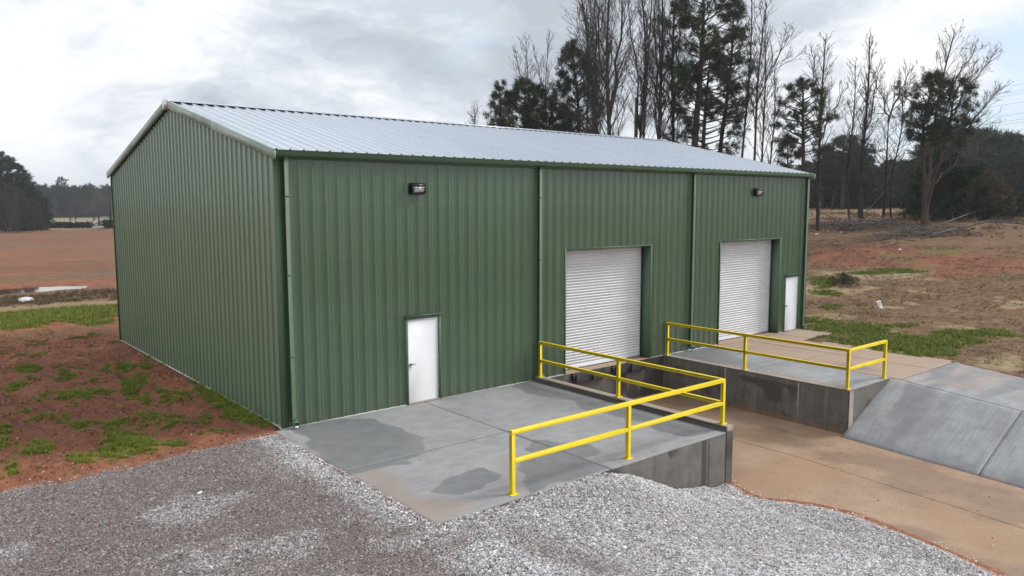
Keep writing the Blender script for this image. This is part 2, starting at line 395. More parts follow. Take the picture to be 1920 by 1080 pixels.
M['conc_slope'] = concrete('blue_grey_concrete', (.275, .280, .292), (.41, .418, .43), (.185, .190, .20), stain=(.40, .235, .14), broom=(1, 0), blotch=.6, soft=True)
M['conc_tan'] = concrete('clay_stained_concrete', (.38, .30, .235), (.46, .37, .295), (.25, .20, .165), stain=(.46, .30, .19), broom=None, dirt=(.28, .19, .13), blotch=.6, pits=.1)
M['conc_floor'] = concrete('ochre_clay_washed_concrete', (.335, .220, .142), (.45, .32, .215), (.235, .148, .093), stain=(.37, .215, .125), broom=None, dirt=(.17, .105, .065), blotch=.65, pits=.1, soft=True)
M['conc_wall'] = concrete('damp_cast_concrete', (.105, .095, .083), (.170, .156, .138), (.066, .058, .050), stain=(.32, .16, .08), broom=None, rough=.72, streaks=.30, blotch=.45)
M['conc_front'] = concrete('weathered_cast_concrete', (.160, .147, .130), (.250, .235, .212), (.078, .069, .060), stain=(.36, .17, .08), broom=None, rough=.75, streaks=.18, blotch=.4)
M['conc_curb'] = concrete('pale_curb_concrete', (.30, .25, .205), (.40, .345, .295), (.20, .17, .15), stain=(.36, .25, .17), broom=None, blotch=.5)
def earth_mat():
    m, k, b = material('red_clay_ground'); p = k.pos()
    n1 = k.noise(p, .7, 6, .65); n2 = k.noise(p, 5.5, 6, .68); n3 = k.noise(p, 26, 4, .7); n4 = k.noise(p, 2.0, 5, .7); n5 = k.noise(p, 13, 4, .75)
    tr = k.noise(k.vmath('ADD', k.scalev(p, 4.2, .35, 1.0), k.comb(k.math('MULTIPLY', k.sep(p)[1], .9), 0.0, 0.0)), 1.0, 5, .7)
    clay = k.mix(k.sstep(n1, .34, .68), (.29, .105, .056), (.44, .185, .100))
    dk = k.attr('dark'); clay = k.mix(k.math('MULTIPLY', dk, .65), clay, (.215, .086, .053))
    clay = k.mix(k.math('MULTIPLY', k.sstep(n2, .42, .70), .6), clay, (.125, .055, .036))
    clay = k.mix(k.math('MULTIPLY', k.sstep(n3, .58, .74), .55), clay, (.40, .22, .14))
    clay = k.mix(k.math('MULTIPLY', k.sstep(tr, .48, .66), .55), clay, (.115, .050, .034)); clay = k.mix(k.math('MULTIPLY', k.sstep(n5, .50, .68), .55), clay, (.095, .042, .030)); clay = k.mix(k.math('MULTIPLY', k.sstep(n5, .47, .30), .45), clay, (.38, .19, .115))
    dry = k.mix(k.sstep(n2, .34, .66), (.150, .085, .048), (.31, .190, .105)); dry = k.mix(k.math('MULTIPLY', k.sstep(n3, .5, .72), .65), dry, (.055, .034, .02)); dry = k.mix(k.math('MULTIPLY', k.sstep(n4, .52, .72), .55), dry, (.125, .052, .034)); dry = k.mix(k.math('MULTIPLY', k.sstep(n5, .50, .66), .6), dry, (.07, .042, .026)); dry = k.mix(k.math('MULTIPLY', k.sstep(n5, .46, .32), .45), dry, (.34, .24, .15))
    dry = k.mix(k.math('MULTIPLY', k.sstep(n1, .50, .66), .55), dry, (.105, .052, .032)); dry = k.mix(k.math('MULTIPLY', k.sstep(n1, .46, .34), .40), dry, (.33, .215, .118))
    straw = k.mix(k.sstep(n2, .35, .65), (.32, .235, .13), (.42, .33, .20))
    grn = k.mix(k.sstep(n2, .32, .66), (.095, .150, .014), (.19, .24, .030)); grn = k.mix(k.math('MULTIPLY', k.sstep(n3, .5, .7), .55), grn, (.045, .06, .01))
    def cover(c, att, col, soft=.10, amt=.55, gain=1.0):
        a = k.math('MULTIPLY', k.attr(att), gain); f = k.sstep(k.math('ADD', a, k.math('MULTIPLY', k.math('SUBTRACT', k.math('ADD', k.math('MULTIPLY', n4, .30), k.math('ADD', k.math('MULTIPLY', n2, .35), k.math('MULTIPLY', n5, .35))), .5), amt*2.2)), .5-soft, .5+soft)
        return k.mix(f, c, col)
    c = cover(clay, 'dry', dry, .30, .6); c = cover(c, 'straw', straw, .40, .95); c = cover(c, 'green', grn, .34, 1.0, .62)
    far = k.attr('fieldgrass'); c = k.mix(far, c, k.mix(k.sstep(n1, .3, .7), (.24, .20, .125), (.33, .285, .19)))
    k.put(b.inputs['Base Color'], c); b.inputs['Roughness'].default_value = .92; b.inputs['Specular IOR Level'].default_value = .2
    h = k.math('ADD', k.math('MULTIPLY', n2, .4), k.math('MULTIPLY', n5, .6))
    k.put(b.inputs['Normal'], k.bump(h, 1.0, .07)); return m
M['earth'] = earth_mat()
def gravel_mat():
    m, k, b = material('crushed_stone_bed'); p = k.pos()
    v = k.voro(p, 38, 'F1', 'Color'); g = k.sep(v)[0]; d = k.voro(p, 38, 'F1')
    n1 = k.attr('dirty')
    stone = k.ramp(g, [(0, (.10, .095, .095)), (.35, (.24, .235, .24)), (.7, (.40, .39, .40)), (1, (.56, .56, .57))])
    stone = k.mix(k.math('MULTIPLY', n1, .7), stone, (.135, .095, .078))
    stone = k.mix(k.sstep(d, .5, .8), stone, (.05, .035, .03))
    k.put(b.inputs['Base Color'], stone); b.inputs['Roughness'].default_value = .85
    k.put(b.inputs['Normal'], k.bump(k.math('SUBTRACT', 1.0, d), 1.0, .02)); return m
M['gravel'] = gravel_mat()
def vcol_mat(name, rough=.8, spec=.3, trans=0.0):
    m, k, b = material(name); c = k.attr('col', 'Color'); k.put(b.inputs['Base Color'], c); b.inputs['Roughness'].default_value = rough; b.inputs['Specular IOR Level'].default_value = spec
    return m
M['stone'] = vcol_mat('crushed_stone'); M['blade'] = vcol_mat('grass_blade', .6, .25)
def bark(name, c1, c2):
    m, k, b = material(name); p = k.pos(); f = k.noise(k.scalev(p, 5, 5, 1.2), 1, 5, .7)
    k.put(b.inputs['Base Color'], k.mix(k.sstep(f, .3, .7), c1, c2)); b.inputs['Roughness'].default_value = .9; b.inputs['Specular IOR Level'].default_value = .15
    k.put(b.inputs['Normal'], k.bump(f, .6, .05)); return m
M['bark_grey'] = bark('grey_bark', (.040, .034, .030), (.105, .090, .080))
M['bark_pine'] = bark('pine_bark', (.048, .034, .027), (.105, .076, .058))
M['twig'] = bark('twig', (.070, .058, .051), (.150, .124, .110))
M['dead'] = bark('dead_wood', (.11, .095, .085), (.24, .215, .195))
def leaf(name, c1, c2):
    m, k, b = material(name); p = k.pos(); f = k.noise(p, 1.6, 4, .65)
    k.put(b.inputs['Base Color'], k.mix(k.sstep(f, .3, .7), c1, c2)); b.inputs['Roughness'].default_value = .6; b.inputs['Specular IOR Level'].default_value = .2; return m
M['needle'] = leaf('pine_needle', (.013, .023, .008), (.082, .098, .038))
M['needle_far'] = leaf('pine_needle_hazed', (.030, .044, .026), (.078, .092, .055))  # far woods: haze painted into the needles as a paler, bluer green
M['cedar'] = leaf('cedar_leaf', (.016, .030, .010), (.045, .062, .018))
M['olive'] = leaf('olive_leaf', (.055, .055, .022), (.12, .095, .045))
M['brown'] = leaf('dead_weed', (.075, .052, .036), (.16, .115, .075))
M['water'] = None
m_, k_, b_ = material('puddle_water'); b_.inputs['Base Color'].default_value = (.12, .05, .03, 1); b_.inputs['Roughness'].default_value = .03; b_.inputs['IOR'].default_value = 1.33; b_.inputs['Specular IOR Level'].default_value = 1.0
k_.put(b_.inputs['Normal'], k_.bump(k_.noise(k_.pos(), 3, 2), .02, .01)); M['water'] = m_
M['transformer'] = simple('grey_enamel', (.42, .43, .44), .45)
M['pole'] = bark('weathered_pole', (.13, .095, .06), (.24, .185, .125)); M['pole_dark'] = bark('dark_pole', (.05, .042, .038), (.09, .078, .07))
M['brick'] = simple('red_brick', (.20, .075, .05), .85, 0, .3, 20)
M['plastic'] = simple('white_plastic', (.80, .80, .80), .4, 0, .05, 3)
M['wire'] = simple('wire', (.05, .05, .055), .5)
M['clay'] = simple('wet_red_clay', (.27, .10, .045), .75, 0, .35, 9, .4)
# ================================================================ the ground
def axis(lo, a, b, hi, st, grow=1.13):
    c = list(np.arange(a, b+1e-6, st)); s = st; v = b
    while v < hi: s *= grow; v += s; c.append(v)
    s = st; v = a; pre = []
    while v > lo: s *= grow; v -= s; pre.append(v)
    return np.array(pre[::-1]+c)
gx = axis(-900, -9, 36, 1400, .25, 1.10); gy = axis(-500, -15, 44, 1600, .25, 1.10)
X, Y = np.meshgrid(gx, gy, indexing='ij'); nx, ny = X.shape
Z = earth_z(X, Y)
def grid_faces(nx, ny):
    i = np.arange(nx-1)[:, None]*ny; j = np.arange(ny-1)[None]
    return np.stack([i+j, i+ny+j, i+ny+j+1, i+j+1], -1).reshape(-1, 4)
# masks, metres; patches are given by the photo pixel they were measured at and laid on the ground there
def blob(px, py, rx, ry):
    c = ground_hit(px, py); e = ground_hit(px+rx, py); f = ground_hit(px, py-ry)
    u = e-c; v = f-c; A = np.array([[u[0], v[0]], [u[1], v[1]]]); Ai = np.linalg.inv(A)
    return c[:2], Ai
def blob_val(b, X, Y):
    c, Ai = b; dx = X-c[0]; dy = Y-c[1]
    return np.hypot(Ai[0, 0]*dx+Ai[0, 1]*dy, Ai[1, 0]*dx+Ai[1, 1]*dy)
GREEN_L = [(240, 832, 55, 26), (215, 800, 30, 16), (140, 742, 48, 11), (190, 735, 26, 9), (245, 728, 20, 20), (235, 688, 22, 10), (262, 712, 14, 14), (120, 708, 20, 9), (28, 726, 20, 8), (75, 840, 26, 16),
           (150, 800, 26, 14), (150, 865, 28, 10), (312, 757, 16, 14), (300, 735, 9, 9), (337, 740, 18, 9), (385, 788, 9, 9), (25, 880, 14, 12), (5, 835, 14, 12), (12, 800, 10, 9), (60, 690, 24, 7), (40, 695, 18, 6), (200, 690, 8, 8),
           (275, 690, 12, 9), (120, 780, 10, 7), (70, 875, 9, 7), (60, 710, 16, 5), (175, 715, 12, 5), (330, 830, 34, 8), (205, 840, 28, 14), (270, 750, 12, 18)]
GREEN_R = [(1650, 637, 140, 24), (1740, 655, 85, 17), (1600, 622, 90, 15), (1775, 636, 95, 17), (1850, 628, 60, 10), (1690, 612, 60, 8), (1535, 610, 40, 14), (1560, 575, 30, 6), (1545, 530, 35, 12), (1545, 552, 36, 5), (1620, 512, 50, 5), (1690, 507, 60, 5), (1735, 500, 30, 3), (1690, 478, 50, 5), (1760, 472, 60, 5), (1600, 522, 30, 5)]
BL = [blob(*b) for b in GREEN_L]; BR = [blob(*b) for b in GREEN_R]
def green_mask(X, Y):
    wob = (fbm(X*2.6, Y*2.6, 21, 4)-.5)*1.7; wob2 = (fbm(X*.9, Y*.9, 22, 4)-.5)*1.5
    g = np.zeros_like(X)
    for b in BL: g = np.maximum(g, sst(blob_val(b, X, Y)+wob, 1.35, .35))
    for b in BR: g = np.maximum(g, sst(blob_val(b, X, Y)+wob2, 1.4, .3))
    # strip of grass at the foot of the gable wall
    edge = np.interp(Y, [0.2, 1, 2.5, 4, 5.2, 7], [.25, .55, .62, .45, .3, .05])
    g = np.maximum(g, sst(X, -edge-.10+wob*.15, -edge+.08)*sst(Y, .15, .5)*sst(7.5-Y, 0, 2.5)*(X < .05))
    sp_ = sst(fbm(X*1.9, Y*1.9, 24, 4)+.10*fbm(X*.4, Y*.4, 25, 2), .66, .74)*(X < 0)*(X > -12)*(Y > .3)*(Y < 17); g = np.maximum(g, .62*sp_)
    # green band behind the red clay, left
    bnd = sst(Y+wob2*3.0, 19.3, 20.8)*sst(26.3-Y+wob2*2.0, 0, 1.2)*(X < 6)*(X > -40)
    return np.maximum(g, bnd*.95)
def masks(X, Y):
    n_big = fbm(X*.18, Y*.18, 31, 4); n_mid = fbm(X*.7, Y*.7, 32, 4)
    left = (X < 12) | (np.degrees(np.arctan2(X-CAM[0], Y-CAM[1])) < 25)
    green = green_mask(X, Y)
    dry = np.zeros_like(X); straw = np.zeros_like(X); dark = np.zeros_like(X)
    # left: olive-tan belt, weeds belt, red field with tan bands
    olive = sst(Y, 14.8, 17.0)*sst(20.5-Y, 0, 2)*left
    dry = np.maximum(dry, olive*(.35+.4*n_mid)); green = np.maximum(green, olive*sst(n_mid, .45, .65)*.52)
    weeds = sst(Y, 25.5, 27.5)*sst(36.0-Y, 0, 2.0)*left; dry = np.maximum(dry, weeds*.95); straw = np.maximum(straw, sst(Y, 25.6, 26.6)*sst(29.0-Y, 0, 1.5)*left*.55)
    fld = sst(Y, 39, 44)*left; band = sst(fbm(X*.05, Y*.10, 35, 4), .34, .64)
    dry = np.maximum(dry, fld*(.34+.40*band+.45*(fbm(X*.22, Y*.22, 39, 4)-.5))); dark = np.maximum(dark, fld*sst(fbm(X*.09, Y*.13, 40, 4), .46, .62)); dark = np.maximum(dark, left*sst(Y, 0, 2)*sst(16-Y, 0, 3)*sst(n_big, .40, .58))
    # right: dry brown field with a red bare belt and a red track
    right = ~left
    dry = np.where(right, .50+.5*n_mid, dry); dry = np.where(right & (X < 40), dry+.12, dry)
    rb = right*np.exp(-(((X-45.5+fbm(Y*.2, X*.2, 37, 2)*5)/4.6)**2))*sst(fbm(X*.45, Y*.3, 36, 4), .30, .56)*sst(Y, -6, 8)
    dry = dry*(1-.90*sst(rb, .15, .7)); dark = np.maximum(dark, right*(.35+.5*sst(n_mid, .35, .6)))
    a = ground_hit(1990, 488)[:2]; c = ground_hit(1690, 522)[:2]
    t = ((X-c[0])*(a[0]-c[0])+(Y-c[1])*(a[1]-c[1]))/((a-c)@(a-c)); dd = np.abs((X-c[0])*(a[1]-c[1])-(Y-c[1])*(a[0]-c[0]))/np.linalg.norm(a-c)
    trk = right*sst(1.1-dd+(n_mid-.5)*2.0, 0, .8)*sst(t, -.15, .25)*sst(dd-.15, -.3, .3); dry = dry*(1-.95*trk); dark = dark*(1-trk)
    rs = right*sst(fbm(X*.5+9, Y*.5, 38, 3), .60, .74)*(X < 34); straw = np.maximum(straw, rs*.85)
    s2 = blob_val(blob(1640, 515, 130, 12), X, Y); straw = np.maximum(straw, right*sst(s2+(n_mid-.5)*.8, 1.3, .5)*.75)
    s3 = blob_val(blob(1880, 680, 70, 22), X, Y); straw = np.maximum(straw, right*sst(s3+(n_mid-.5)*1.2, 1.3, .4)*.72)
    s4 = blob_val(blob(1555, 595, 60, 7), X, Y); straw = np.maximum(straw, right*sst(s4+(n_mid-.5)*1.2, 1.3, .4)*.62)
    strip = right*np.exp(-((X-96)/7)**2); straw = np.maximum(straw, strip*.55)
    road = right*np.exp(-((X-82+Y*.05)/1.6)**2); straw = np.maximum(straw, road*.9)
    # far pasture behind the left tree line
    fg = sst(Y, 150, 168)*left*sst(X, -20+0*Y, 10)
    # red clay rim where the gravel ends
    return dict(green=green, dry=dry, straw=straw, dark=dark, fieldgrass=fg)
at = {k: v.ravel() for k, v in masks(X, Y).items()}
me = mesh_np('ground', np.stack([X, Y, Z], -1).reshape(-1, 3), grid_faces(nx, ny), at, True)
ground = tag(link('ground', me, M['earth']), 'red clay ground with dry and green grass patches', 'ground', kind='structure')

# ---------------------------------------------------------------- gravel yard: a bed and loose stones
def dirty_field(x, y):
    nb_ = fbm(x*.45, y*.45, 51, 4); d = sst(nb_, .40, .62)
    leftside = sst(-x+(nb_-.5)*2.4+.12*(y+6), -.2, 1.0)
    d = np.clip(d*.22+leftside*.80, 0, 1)
    lite = sst(fbm(x*.9+3, y*.9, 52, 4), .54, .66)*sst(-y, .6, 2.0)
    edge = np.exp(-((x+.62)/.35)**2)*(y > -6.2)
    track = np.exp(-((x*.9+.35*y+2.4)/.40)**2)*sst(-y, 5.0, 7.5)*.70*sst(nb_, .40, .56)
    return np.clip(d*(1-.45*lite)*(1-.75*edge)+track, 0, 1)
def gravel_surf(x, y):
    gm = gravel_mask(x, y); z = gravel_z(x, y)
    nz = .05*(fbm(x*1.4, y*1.4, 53, 3)-.5)+.035*(fbm(x*5, y*5, 54, 2)-.5)
    lip = sst(gm, -.12, .25)
    return z+nz*lip+.035*lip-.12*(1-lip), gm
ax = np.arange(-14, 9.3, .12); ay = np.arange(-19, .9, .12); GX, GY = np.meshgrid(ax, ay, indexing='ij')
GZ, gm = gravel_surf(GX, GY)
F = grid_faces(*GX.shape); keep = (gm.ravel()[F] > -.25).all(1)
me = mesh_np('gravel_yard', np.stack([GX, GY, GZ], -1).reshape(-1, 3), F[keep], {'dirty': dirty_field(GX, GY).ravel()}, True)
tag(link('gravel_yard', me, M['gravel']), 'grey crushed stone yard in front of the concrete pad', 'gravel', kind='structure')
rng = np.random.default_rng(7)
def stones(N, box, smin, smax, tiny=False):
    x = rng.uniform(box[0], box[1], N); y = rng.uniform(box[2], box[3], N)
    z, g = gravel_surf(x, y)
    p = np.where(g > .02, 1, np.exp(g/.10)*.5)
    # nothing on the pad or behind walls
    pad = (x > -.28) & (x < 7.55) & (y > -6.46)
    ok = (rng.random(N) < p) & ~pad & (g > -.5) & (y > -7.4-.83*(x+5.7))
    ez = earth_z(x, y); z = np.maximum(z, np.where(g < .05, ez, -9)); z = np.where((x > 7.0) & (g < .1), np.maximum(z, floor_z(y)), z)
    x, y, z = x[ok], y[ok], z[ok]; n_ = len(x)
    s = smin+(smax-smin)*rng.random(n_)**2.2
    base = np.array([[1, 0, 0], [-.5, .87, 0], [-.5, -.87, 0], [.35, .5, .75], [-.6, .0, .7], [.3, -.55, .68]], float) if not tiny else np.array([[1, 0, 0], [-.5, .87, 0], [-.5, -.87, 0], [.1, .05, .85]], float); kv = len(base)
    V = base[None]*(s[:, None, None])*rng.uniform(.65, 1.3, (n_, kv, 3))
    V[:, :, 2] *= rng.uniform(.55, 1.0, n_)[:, None]
    a = rng.uniform(0, 6.283, n_); ca, sa = np.cos(a)[:, None], np.sin(a)[:, None]
    Vx = V[:, :, 0]*ca-V[:, :, 1]*sa; Vy = V[:, :, 0]*sa+V[:, :, 1]*ca
    W = np.stack([Vx+x[:, None], Vy+y[:, None], V[:, :, 2]+z[:, None]-s[:, None]*.12], -1)
    f = np.array([[3, 4, 5], [0, 1, 3], [1, 4, 3], [1, 2, 4], [2, 5, 4], [2, 0, 5], [0, 3, 5]]) if not tiny else np.array([[0, 1, 3], [1, 2, 3], [2, 0, 3]])
    Fc = (f[None]+(np.arange(n_)*kv)[:, None, None]).reshape(-1, 3)
    d = dirty_field(x, y); v = np.clip(rng.normal(.54, .19, n_), .12, .90)
    t = rng.random(n_)[:, None]
    c = v[:, None]*((1-t)*np.array([.98, .99, 1.04])+t*np.array([1.02, .96, .94]))
    v = np.clip(v*(1.26-.52*d), .07, .92); c = v[:, None]*((1-t)*np.array([.98, .99, 1.04])+t*np.array([1.02, .96, .94]))
    dk = np.clip(d+rng.normal(0, .20, n_), 0, 1)[:, None]*.82
    c = c*(1-dk)+dk*(v*.60)[:, None]*np.array([[.98, .79, .70]])
    rd = (rng.random(n_) < .012+.05*d*sst(fbm(x*1.1, y*1.1, 55, 3), .52, .65))[:, None]; c = np.where(rd, np.array([[.20, .075, .045]]), c)
    return W.reshape(-1, 3), Fc, np.repeat(c, kv, 0)
V1, F1, C1 = stones(85000, (-7.5, 8.8, -14.5, .7), .013, .034); V2, F2, C2 = stones(380000, (-7.5, 8.8, -14.5, .7), .010, .021, True)
F2 = F2+len(V1); V1 = np.concatenate([V1, V2]); F1 = np.concatenate([F1, F2]); C1 = np.concatenate([C1, C2])
me = mesh_np('gravel_stones', V1, F1, {'col': C1}, False)
tag(link('gravel_stones', me, M['stone']), 'loose grey and white crushed stones over the yard', 'gravel', kind='stuff')

# ================================================================ concrete
def in_poly(px, py, poly):
    poly = np.asarray(poly); c = np.zeros(px.shape, bool); j = len(poly)-1
    for i in range(len(poly)):
        xi, yi = poly[i]; xj, yj = poly[j]
        c ^= ((yi > py) != (yj > py)) & (px < (xj-xi)*(py-yi)/(yj-yi+1e-12)+xi); j = i
    return c
def blur(a, k):
    for _ in range(k):
        b = np.pad(a, 1, mode='edge'); a = (b[:-2, 1:-1]+b[2:, 1:-1]+b[1:-1, :-2]+b[1:-1, 2:]+2*b[1:-1, 1:-1])/6
    return a
def poly_px(pts, z=0.0): return [on_plane(px, py, 2, z)[:2] for px, py in pts]
WET1 = [poly_px(p) for p in (
    [(548, 800), (660, 783), (700, 785), (745, 803), (775, 812), (800, 840), (775, 862), (640, 890), (600, 850), (545, 803)],
    [(680, 840), (735, 815), (800, 838), (770, 868), (690, 880), (668, 868)],
    [(960, 723), (1030, 708), (1075, 722), (1360, 800), (1300, 818), (1240, 812), (1200, 790), (1150, 778), (1110, 772), (1080, 752), (1030, 746), (985, 733)],
    [(990, 822), (1040, 832), (1080, 828), (1125, 840), (1120, 852), (1080, 862), (1150, 880), (1080, 900), (990, 925), (985, 905), (968, 880), (985, 860), (1000, 845)],
    [(800, 925), (850, 895), (905, 878), (945, 893), (900, 925), (850, 930)])]
CLAY1 = [poly_px(p) for p in ([(560, 815), (640, 800), (720, 880), (790, 925), (870, 945), (940, 935), (800, 985)], [(940, 870), (965, 850), (985, 900), (955, 925)])]
def slab(name, x0, x1, y0, y1, zf, mat, parent, th=.16, step=.07, wet=(), clay=(), wetf=None, clayf=None, gap=.006, arris=.006):
    """one cast bay: a fine sheet with a rounded arris and a skirt"""
    a = np.linspace(x0+gap, x1-gap, max(4, int((x1-x0)/step)+1)); b = np.linspace(y0+gap, y1-gap, max(4, int((y1-y0)/step)+1))
    X, Y = np.meshgrid(a, b, indexing='ij'); Zs = zf(X, Y)+.004*(fbm(X*1.2, Y*1.2, 61, 2)-.5)
    e = np.minimum(np.minimum(X-x0, x1-X), np.minimum(Y-y0, y1-Y)); Zs = Zs-arris*np.exp(-(e-gap)/.012)
    W = np.zeros_like(X); Cc = np.zeros_like(X)
    wx = X+(fbm(X*2.0, Y*2.0, 62, 5, .6)-.5)*.60; wy = Y+(fbm(X*2.0, Y*2.0, 63, 5, .6)-.5)*.60
    for p in wet: W = np.maximum(W, in_poly(wx, wy, p).astype(float))
    for p in clay: Cc = np.maximum(Cc, in_poly(wx, wy, p).astype(float))
    W = blur(W, 3); Cc = blur(Cc, 30)*.8
    if wetf is not None: W = np.maximum(W, wetf(X, Y))
    if clayf is not None: Cc = np.maximum(Cc, clayf(X, Y))
    nx, ny = X.shape; V = np.stack([X, Y, Zs], -1).reshape(-1, 3); F = grid_faces(nx, ny)
    idx = np.arange(nx*ny).reshape(nx, ny); ring = np.concatenate([idx[:, 0], idx[-1, 1:], idx[-2::-1, -1], idx[0, -2:0:-1]])
    Vs = V[ring].copy(); Vs[:, 2] -= th; n0 = len(V); k = len(ring); i = np.arange(k); j = (i+1) % k
    Fs = np.stack([ring[i], n0+i, n0+j, ring[j]], 1)
    V = np.concatenate([V, Vs]); W_ = np.concatenate([W.ravel(), W.ravel()[ring]]); C_ = np.concatenate([Cc.ravel(), Cc.ravel()[ring]])
    me = mesh_np(name, V, [F, Fs], {'wet': W_, 'clay': C_}, False)
    return link(name, me, mat, parent)
flat = lambda X, Y: 0*X
def structure(name, label):
    o = bpy.data.objects.new(name, None); COL.objects.link(o); return tag(o, label, None, kind='structure')
def jw(px0, axis_v, w=.10): return lambda X, Y: sst(w-np.abs((X if axis_v else Y)-px0)+(fbm(X*3, Y*3, 66, 3)-.5)*.12, 0, .06)*.8
# left pad: four bays
pad1 = structure('concrete_pad', 'grey concrete pad with damp patches in front of the white door')
def joints1(X, Y):
    j = np.abs(Y+3.32)+.0*X; a = sst(.055-j+(fbm(X*3, Y*3, 66, 3)-.5)*.06, 0, .05)*.9
    j2 = np.abs(X-3.62); b = sst(.06-j2+(fbm(X*3, Y*3, 67, 3)-.5)*.08, 0, .05)*.9*sst(-Y, 2.6, 3.0)
    return np.maximum(a, b)
for (a, b, c, d) in ((-.30, 3.62, -3.32, -.045), (3.62, 7.27, -3.32, -.045), (-.30, 3.62, -6.42, -3.32), (3.62, 7.27, -6.42, -3.32)):
    slab('slab', a, b, c, d, flat, M['conc_pad'], pad1, wet=WET1, clay=CLAY1, wetf=joints1, clayf=lambda X, Y: sst(.30-(X+.3)+(fbm(X*2, Y*2, 78, 3)-.5)*.4, 0, .5)*.7, step=.055, th=.025)
# right pad: grey strip, tan landing, grey drive
pad2 = structure('concrete_landing', 'clay tinted concrete landing in front of the far roller door')
for (c, d) in ((-3.1, -.045), (-6.30, -3.1)):
    slab('slab', 13.125, 15.28, c, d, flat, M['conc_slope'], pad2, wetf=lambda X, Y: .95*sst(2.4-np.abs(-Y-.6+.55*(X-13.1))+(fbm(X*1.3, Y*1.3, 69, 3)-.5)*1.8, -.6, 1.0), step=.08, clayf=lambda X, Y: sst(.25-(X-13.12), 0, .2)*.8)
for (a, b, c, d) in ((15.28, 17.4, -3.3, -.045), (17.4, 19.55, -3.3, -.045), (15.28, 17.4, -6.55, -3.3), (17.4, 19.3, -6.55, -3.3), (19.55, 21.55, -1.62, -.045)):
    slab('slab', a, b, c, d, flat, M['conc_tan'], pad2, wetf=lambda X, Y: .9*np.exp(-(((X-15.9)/.5)**2+((Y+5.0)/.9)**2)*1.3)+.7*np.exp(-(((X-17.6)/.35)**2+((Y+4.9)/.25)**2)), clayf=lambda X, Y: .45+0*X, step=.09)
drive = structure('driveway', 'grey concrete driveway shelf above the sloped bank')
for (c, d) in ((-9.9, -6.55), (-13.4, -9.9), (-18, -13.4)):
    slab('slab', 15.24, 19.15, c, d, lambda X, Y: pad_z(Y), M['conc_slope'], drive, step=.1, wetf=lambda X, Y: .95*sst(fbm(X*.35, Y*1.6, 71, 5), .40, .66), clayf=lambda X, Y: .35*sst(fbm(X*.6, Y*.6, 72, 3), .5, .65))
bank = structure('sloped_bank', 'smooth blue grey concrete bank falling to the dock floor')
def bank_z(X, Y):
    t = np.clip((X-12.55)/(15.24-12.55), 0, 1); zt = pad_z(Y); zb = floor_z(Y)
    s = t+0.03*np.sin(t*math.pi)
    return zb+.012+(zt-zb-.012)*s
for (c, d) in ((-9.6, -6.30), (-13.2, -9.6), (-18, -13.2)):
    slab('slab', 12.55, 15.24, c, d, bank_z, M['conc_slope'], bank, th=.03, step=.08, gap=.008, wetf=lambda X, Y: np.clip(.75*sst(.55-(X-12.6)+(fbm(X*2, Y*2, 73, 3)-.5)*.9, 0, .6)+.9*sst(fbm(X*.28, Y*1.5, 74, 5), .40, .68), 0, 1), clayf=lambda X, Y: sst(.12-(X-12.55)+(fbm(X*2, Y*2, 75, 3)-.5)*.35, 0, .15))
dock = structure('dock_floor', 'ochre clay washed concrete floor of the truck well')
gj = np.interp
for (a, b, c, d) in ((6.9, 10.2, -18, -.02), (10.2, 13.0, -18, -.02)):
    slab('slab', a, b, c, d, lambda X, Y: floor_z(Y), M['conc_floor'], dock, step=.1, gap=.0003, arris=.0,
         wetf=lambda X, Y: np.maximum(.85*sst(fbm(X*.9+Y*.55, Y*.55-X*.2, 76, 5), .46, .68), .85*sst(-Y, 4.6, .3)),
         clayf=lambda X, Y: np.maximum(.10+.5*sst(fbm(X*.7, Y*.7, 77, 4), .45, .68), sst(.35-np.abs(X-np.interp(Y, GEY, GEX)), 0, .35)))
# red clay bead along the gravel edge, on the floor
def bead(name, pts, w, h, label):
    pts = np.asarray(pts); 
    t = np.linspace(0, len(pts)-1, 160); P = np.stack([np.interp(t, np.arange(len(pts)), pts[:, i]) for i in range(3)], 1)
    T = np.gradient(P, axis=0); T /= np.linalg.norm(T, axis=1)[:, None]; Nn = np.stack([-T[:, 1], T[:, 0], 0*T[:, 0]], 1)
    r2 = np.random.default_rng(3); ww = w*(.5+fbm(t*.9, t*0, 81, 3)*1.4)
    rows = []
    for u, hh in ((-1, -.02), (-.55, .6), (0, 1.0), (.5, .5), (1, -.02)):
        q = P+Nn*(ww*u)[:, None]+Nn*((fbm(t*3, t*0+u*5, 82, 3)-.5)*w*.8)[:, None]; q[:, 2] += h*hh*(fbm(t*1.6, t*0+7, 83, 3)-.30)*2.6; rows.append(q)
    V = np.stack(rows, 1).reshape(-1, 3); F = grid_faces(len(t), 5)
    o = link(name, mesh_np(name, V, F, None, True), M['clay']); return tag(o, label, None, kind='stuff')
bead('washed_clay', [(p[0]+.05, p[1], float(floor_z(p[1]))+.002) for p in GE], .055, .014, 'thin line of red clay washed along the gravel edge')

